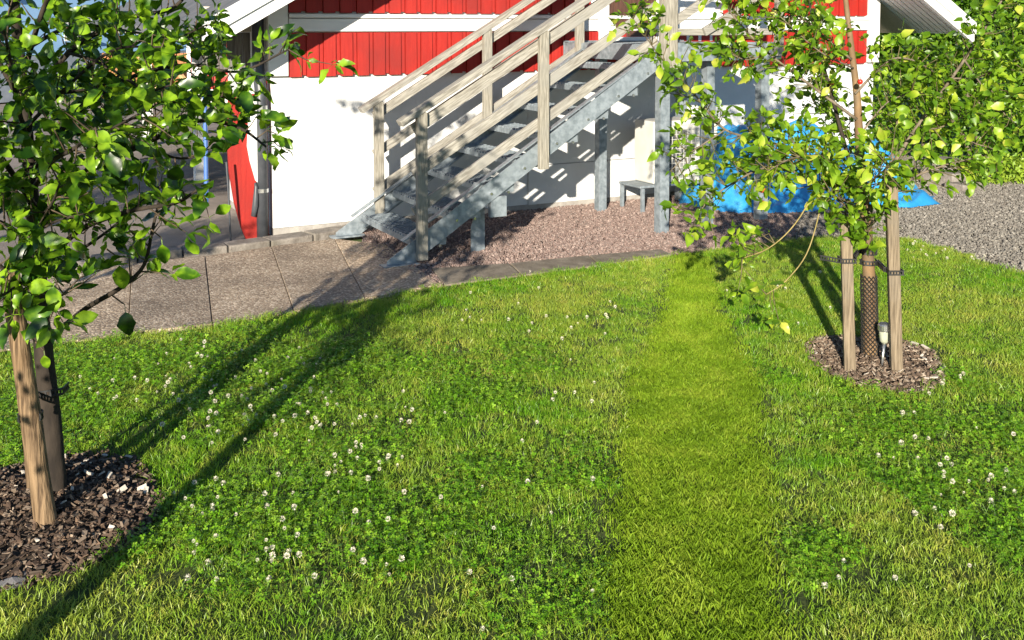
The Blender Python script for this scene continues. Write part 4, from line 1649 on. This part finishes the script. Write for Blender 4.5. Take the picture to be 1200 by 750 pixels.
def leafy(name, base, lumps, nleaf, size, label, cat, mat, group, trunk=None, seed=1, stems=6):
    """lumps: (x, y, z, rx, ry, rz) relative to base; leaves sit mostly near the surface of lumpy ellipsoids"""
    r = np.random.default_rng(seed)
    root = empty(name, base)
    tag(root, label, cat, group)
    vol = np.array([(l[3] * l[4] * l[5])**(2 / 3) for l in lumps])
    idx = r.choice(len(lumps), nleaf, p=vol / vol.sum())
    Lm = np.array(lumps)[idx]
    d = r.normal(0, 1, (nleaf, 3))
    d /= np.linalg.norm(d, axis=1)[:, None]
    bump = 1 + .18 * np.sin(d[:, 0] * 7 + Lm[:, 0] * 3) * np.sin(d[:, 2] * 6 + Lm[:, 1]) + .12 * np.sin(d[:, 1] * 13 + d[:, 2] * 9)
    rad = (1 - .45 * r.random(nleaf)**2.2) * bump
    P = Lm[:, :3] + d * rad[:, None] * Lm[:, 3:6]
    keep = P[:, 2] > .02
    P, d = P[keep], d[keep]
    n = len(P)
    ax_ = unit_rows(d * .5 + r.normal(0, .7, (n, 3)))
    nn = unit_rows(d * .7 + np.array([0, 0, .5]) + r.normal(0, .55, (n, 3)))
    sd = unit_rows(np.cross(nn, ax_))
    nn = np.cross(ax_, sd)
    sz = size * (.6 + .7 * r.random(n))[:, None]
    V = np.stack([P, P + ax_ * sz * .45 + sd * sz * .28 + nn * sz * .06, P + ax_ * sz - nn * sz * .1, P + ax_ * sz * .45 - sd * sz * .28 + nn * sz * .06, ], 1)
    V = np.concatenate([V, (P + ax_ * sz * .5)[:, None]], 1).reshape(-1, 3)
    o5 = (np.arange(n) * 5)[:, None]
    T = np.concatenate([o5 + np.array(t) for t in ((0, 1, 4), (1, 2, 4), (2, 3, 4), (3, 0, 4))])
    ob = bpy.data.objects.new('crown', np_mesh('crown', V, T, mat))
    COL.objects.link(ob)
    ob.parent = root
    ob["kind"] = "stuff"
    if trunk:
        m = MB()
        m.tube([(0, 0, -.1), (.02, 0, trunk[0] * .5), (0, .03, trunk[0])], [trunk[1], trunk[1] * .8, trunk[1] * .6], 9, jit=.1)
        m.build('trunk', M['barkL'], root, smooth=True)
    sm = MB()
    for k in range(stems):
        l = lumps[k % len(lumps)]
        a = np.array([r.normal(0, .08), r.normal(0, .08), -.05 if not trunk else trunk[0] * .85])
        e = np.array(l[:3]) + r.normal(0, .3, 3) * np.array(l[3:6])
        sm.tube([a, (a + e) / 2 + r.normal(0, .06, 3), e], [.03, .02, .008], 5, cap=False)
    so = sm.build('stems' if not trunk else 'limbs', M['greybranch'], root, smooth=True)
    so["kind"] = "stuff"
    return root


def unit_rows(a):
    return a / (np.linalg.norm(a, axis=1)[:, None] + 1e-9)


hg = 'shrubs of the hedge beside the gravel'
leafy('hedge_shrub', gp(1085, 185), [(0, 0, .9, .8, .7, .95), (.3, .3, 1.6, .9, .8, .8), (-.4, .4, 1.9, .7, .7, .7)], 13000, .075, 'tall leafy shrub just beyond the house corner and the concrete blocks', 'shrub', M['hedge'], hg, seed=3)
leafy('hedge_shrub', gp(1160, 198), [(0, 0, .8, .75, .6, .9), (.2, .3, 1.6, .9, .7, .9), (-.3, .5, 2.3, .8, .7, .8)], 13000, .075, 'rounded leafy shrub rising straight behind the gravel edge right of the blocks', 'shrub', M['hedge'], hg, seed=4)
leafy('hedge_shrub', gp(1245, 206), [(0, 0, .9, .8, .6, .9), (.0, .2, 1.8, .9, .7, .9), (.2, .4, 2.6, .9, .8, .7)], 13000, .075, 'dense shrub at the right end of the hedge with dark gaps low down', 'shrub', M['hedge'], hg, seed=5)
leafy('hedge_shrub', gp(1330, 214), [(0, 0, .9, .8, .6, .9), (.0, .2, 1.8, .9, .7, .9)], 5000, .075, 'hedge shrub just past the right edge of the view', 'shrub', M['hedge'], hg, seed=6)
leafy('low_shrub', gp(1168, 214), [(0, 0, .12, .32, .2, .16), (.4, .1, .10, .3, .2, .13)], 1300, .06, 'low bright ground plant at the foot of the hedge', 'plant', M['hedge'], None, seed=7, stems=2)
leafy('hedge_shrub', (8.6, 17.5, 0), [(0, 0, 1.5, 1.9, 1.2, 1.6), (-1.2, .5, 2.8, 1.5, 1.2, 1.3), (1.2, .6, 3.0, 1.6, 1.2, 1.4)], 9000, .12, 'darker big shrub farther back behind the hedge and roof tip', 'shrub', M['dark'], hg, seed=8)

tg = 'trees behind the far houses'
for k, (x, y, h_, lab) in enumerate([(-13.5, 36, 5.5, 'dark tree behind the white house painted shade-blue, farthest left'), (-8.2, 34, 5.0, 'bushy tree rising above the brown wooden terrace'), (-5.5, 31, 4.6, 'tree standing directly behind the house roof tip')]):
    leafy('background_tree', (x, y, 0), [(0, 0, h_ * .55, 2.4, 2, h_ * .45), (1.3, .3, h_ * .45, 1.8, 1.5, h_ * .38), (-1.4, 0, h_ * .5, 1.7, 1.5, h_ * .36)], 7000, .22, lab, 'tree', M['dark'], tg, trunk=(h_ * .4, .16), seed=20 + k)
leafy('garden_shrub', gp(140, 118), [(0, 0, .3, .7, .5, .35), (.9, 0, .25, .5, .4, .3), (-.9, .2, .35, .6, .4, .4)], 2600, .10, 'round green shrub below the brown wooden terrace', 'shrub', M['hedge'], None, seed=30, stems=3)
# leafy tree standing outside the view on the left: its shade falls on the yard
leafy('garden_tree', (-5.0, 2.3, 0), [(0, 0, 2.6, 1.0, .7, .55), (-.7, .2, 2.7, .8, .5, .45)], 7000, .08, 'small leafy tree beyond the left edge shading the yard', 'tree', M['leafL'], None, trunk=(2.0, .05), seed=31)
leafy('small_tree', (-3.35, 2.9, 0), [(0, 0, 1.42, .40, .3, .22)], 1500, .06, 'clipped small tree beyond the left edge shading the yard entrance', 'tree', M['leafL'], None, trunk=(1.25, .025), seed=32, stems=4)
leafy('young_garden_tree', (-1.56, 1.2, 0), [(0, 0, 1.75, .40, .40, .6), (.12, .1, 1.12, .34, .3, .26), (-.1, .1, 1.0, .3, .3, .2), (-.2, 0, 2.2, .3, .3, .3)], 760, .06, 'young tree beyond the lower left corner casting the nearest long shadow', 'tree', M['leafL'], None, trunk=(1.3, .052), seed=33, stems=8)

# ------------------------------------------------------------------ far buildings on the left
M['shadeblue'] = noise_mat('house_wall_shade_blue', (.26, .45, .70), (.29, .48, .74), 3, .8, .2, 30)  # white wall with the blue of its shade put into the colour
M['brown'] = noise_mat('brown_stain', (.26, .10, .035), (.36, .15, .05), 4, .7, .3, None, stretch=(8, 8, 1))
M['pine'] = noise_mat('new_pine', (.50, .31, .14), (.60, .39, .2), 6, .6)
M['glass'] = noise_mat('dark_window_glass', (.015, .02, .025), (.03, .035, .04), 4, .08)
M['greydoor'] = noise_mat('grey_garage_door', (.22, .25, .30), (.28, .31, .36), 6, .6)
bh = empty('shade_blue_house', (-11.6, 20.5, 0), math.atan2(.90, .43))
tag(bh, 'white house across the yard, its shade painted blue, seen through the dark leaves', 'house')
MB().box(0, 9, 0, 7, 1.0, 7.6).build('wall', M['shadeblue'], bh)
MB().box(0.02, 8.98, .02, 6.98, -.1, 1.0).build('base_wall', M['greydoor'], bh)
m = MB()
m.prism([(-.5, 7.5), (4.5, 9.8), (9.5, 7.5), (9.5, 7.62), (4.5, 9.95), (-.5, 7.62)][::-1], -.6, 7.5)
m.build('roof', M['roof'], bh)
for x0, z0, w_, h_ in [(3.2, 1.35, .75, .55), (6.0, 1.5, .8, 1.0), (1.0, 2.3, .9, 1.1)]:
    fo = MB().box(x0, x0 + w_, -.07, .01, z0, z0 + h_).build('window', M['white'], bh)
    MB().box(x0 + .07, x0 + w_ - .07, -.076, -.06, z0 + .07, z0 + h_ - .07).build('pane', M['glass'], fo)
    MB().box(x0 - .05, x0 + w_ + .05, -.14, -.072, z0 - .05, z0 - .01).build('sill', M['white'], fo)
MB().box(4.2, 6.8, -.05, .015, .0, .92).build('garage_door', M['greydoor'], bh)
MB().box(7.3, 7.45, -.1, .018, .0, 1.0).build('white_post', M['white'], bh)

tr = empty('wooden_terrace', (-8.6, 22.5, 0))
tag(tr, 'brown stained wooden terrace with pale pine stair rails across the yard', 'terrace')
for k in range(12):
    MB().box(-.4 + k * .2, -.4 + k * .2 + .185, -.02, .02, .45, 1.05).build('terrace_board', M['brown'], tr)
MB().box(-.5, 2.2, 0.03, 2.0, .35, .44).build('deck', M['brown'], tr)
for x in (-.4, .9, 2.1):
    MB().box(x - .05, x + .05, .1, .2, -.1, .349).build('deck_post', M['brown'], tr)
for x0 in (.45, 1.05):
    MB().bar((x0, -.1, .95), (x0 + .62, -.75, .45), .07, .09).build('stair_rail', M['pine'], tr)
    MB().box(x0 + .02, x0 + .08, -.2, -.14, 0, .86).build('rail_post', M['pine'], tr)
    MB().box(x0 + .5, x0 + .56, -.7, -.64, 0, .49).build('rail_post', M['pine'], tr)
rs = empty('red_shed', (-6.6, 21.0, 0))
tag(rs, 'red painted shed with white corner boards across the yard', 'shed')
for k in range(9):
    MB().box(k * .16, k * .16 + .152, -.02, .02, .35, 1.3).build('shed_board', M['red'], rs)
MB().box(.01, 1.43, .021, 1.6, .0, 1.29).build('shed_body', M['white'], rs)
for x in (-.06, 1.44):
    MB().box(x, x + .08, -.03, .1, .3, 1.32).build('corner_board', M['white'], rs)
m = MB()
m.prism([(-.25, 1.32), (.72, 1.75), (1.7, 1.32), (1.7, 1.38), (.72, 1.82), (-.25, 1.38)][::-1], -.2, 1.8)
m.build('roof', M['roof'], rs)
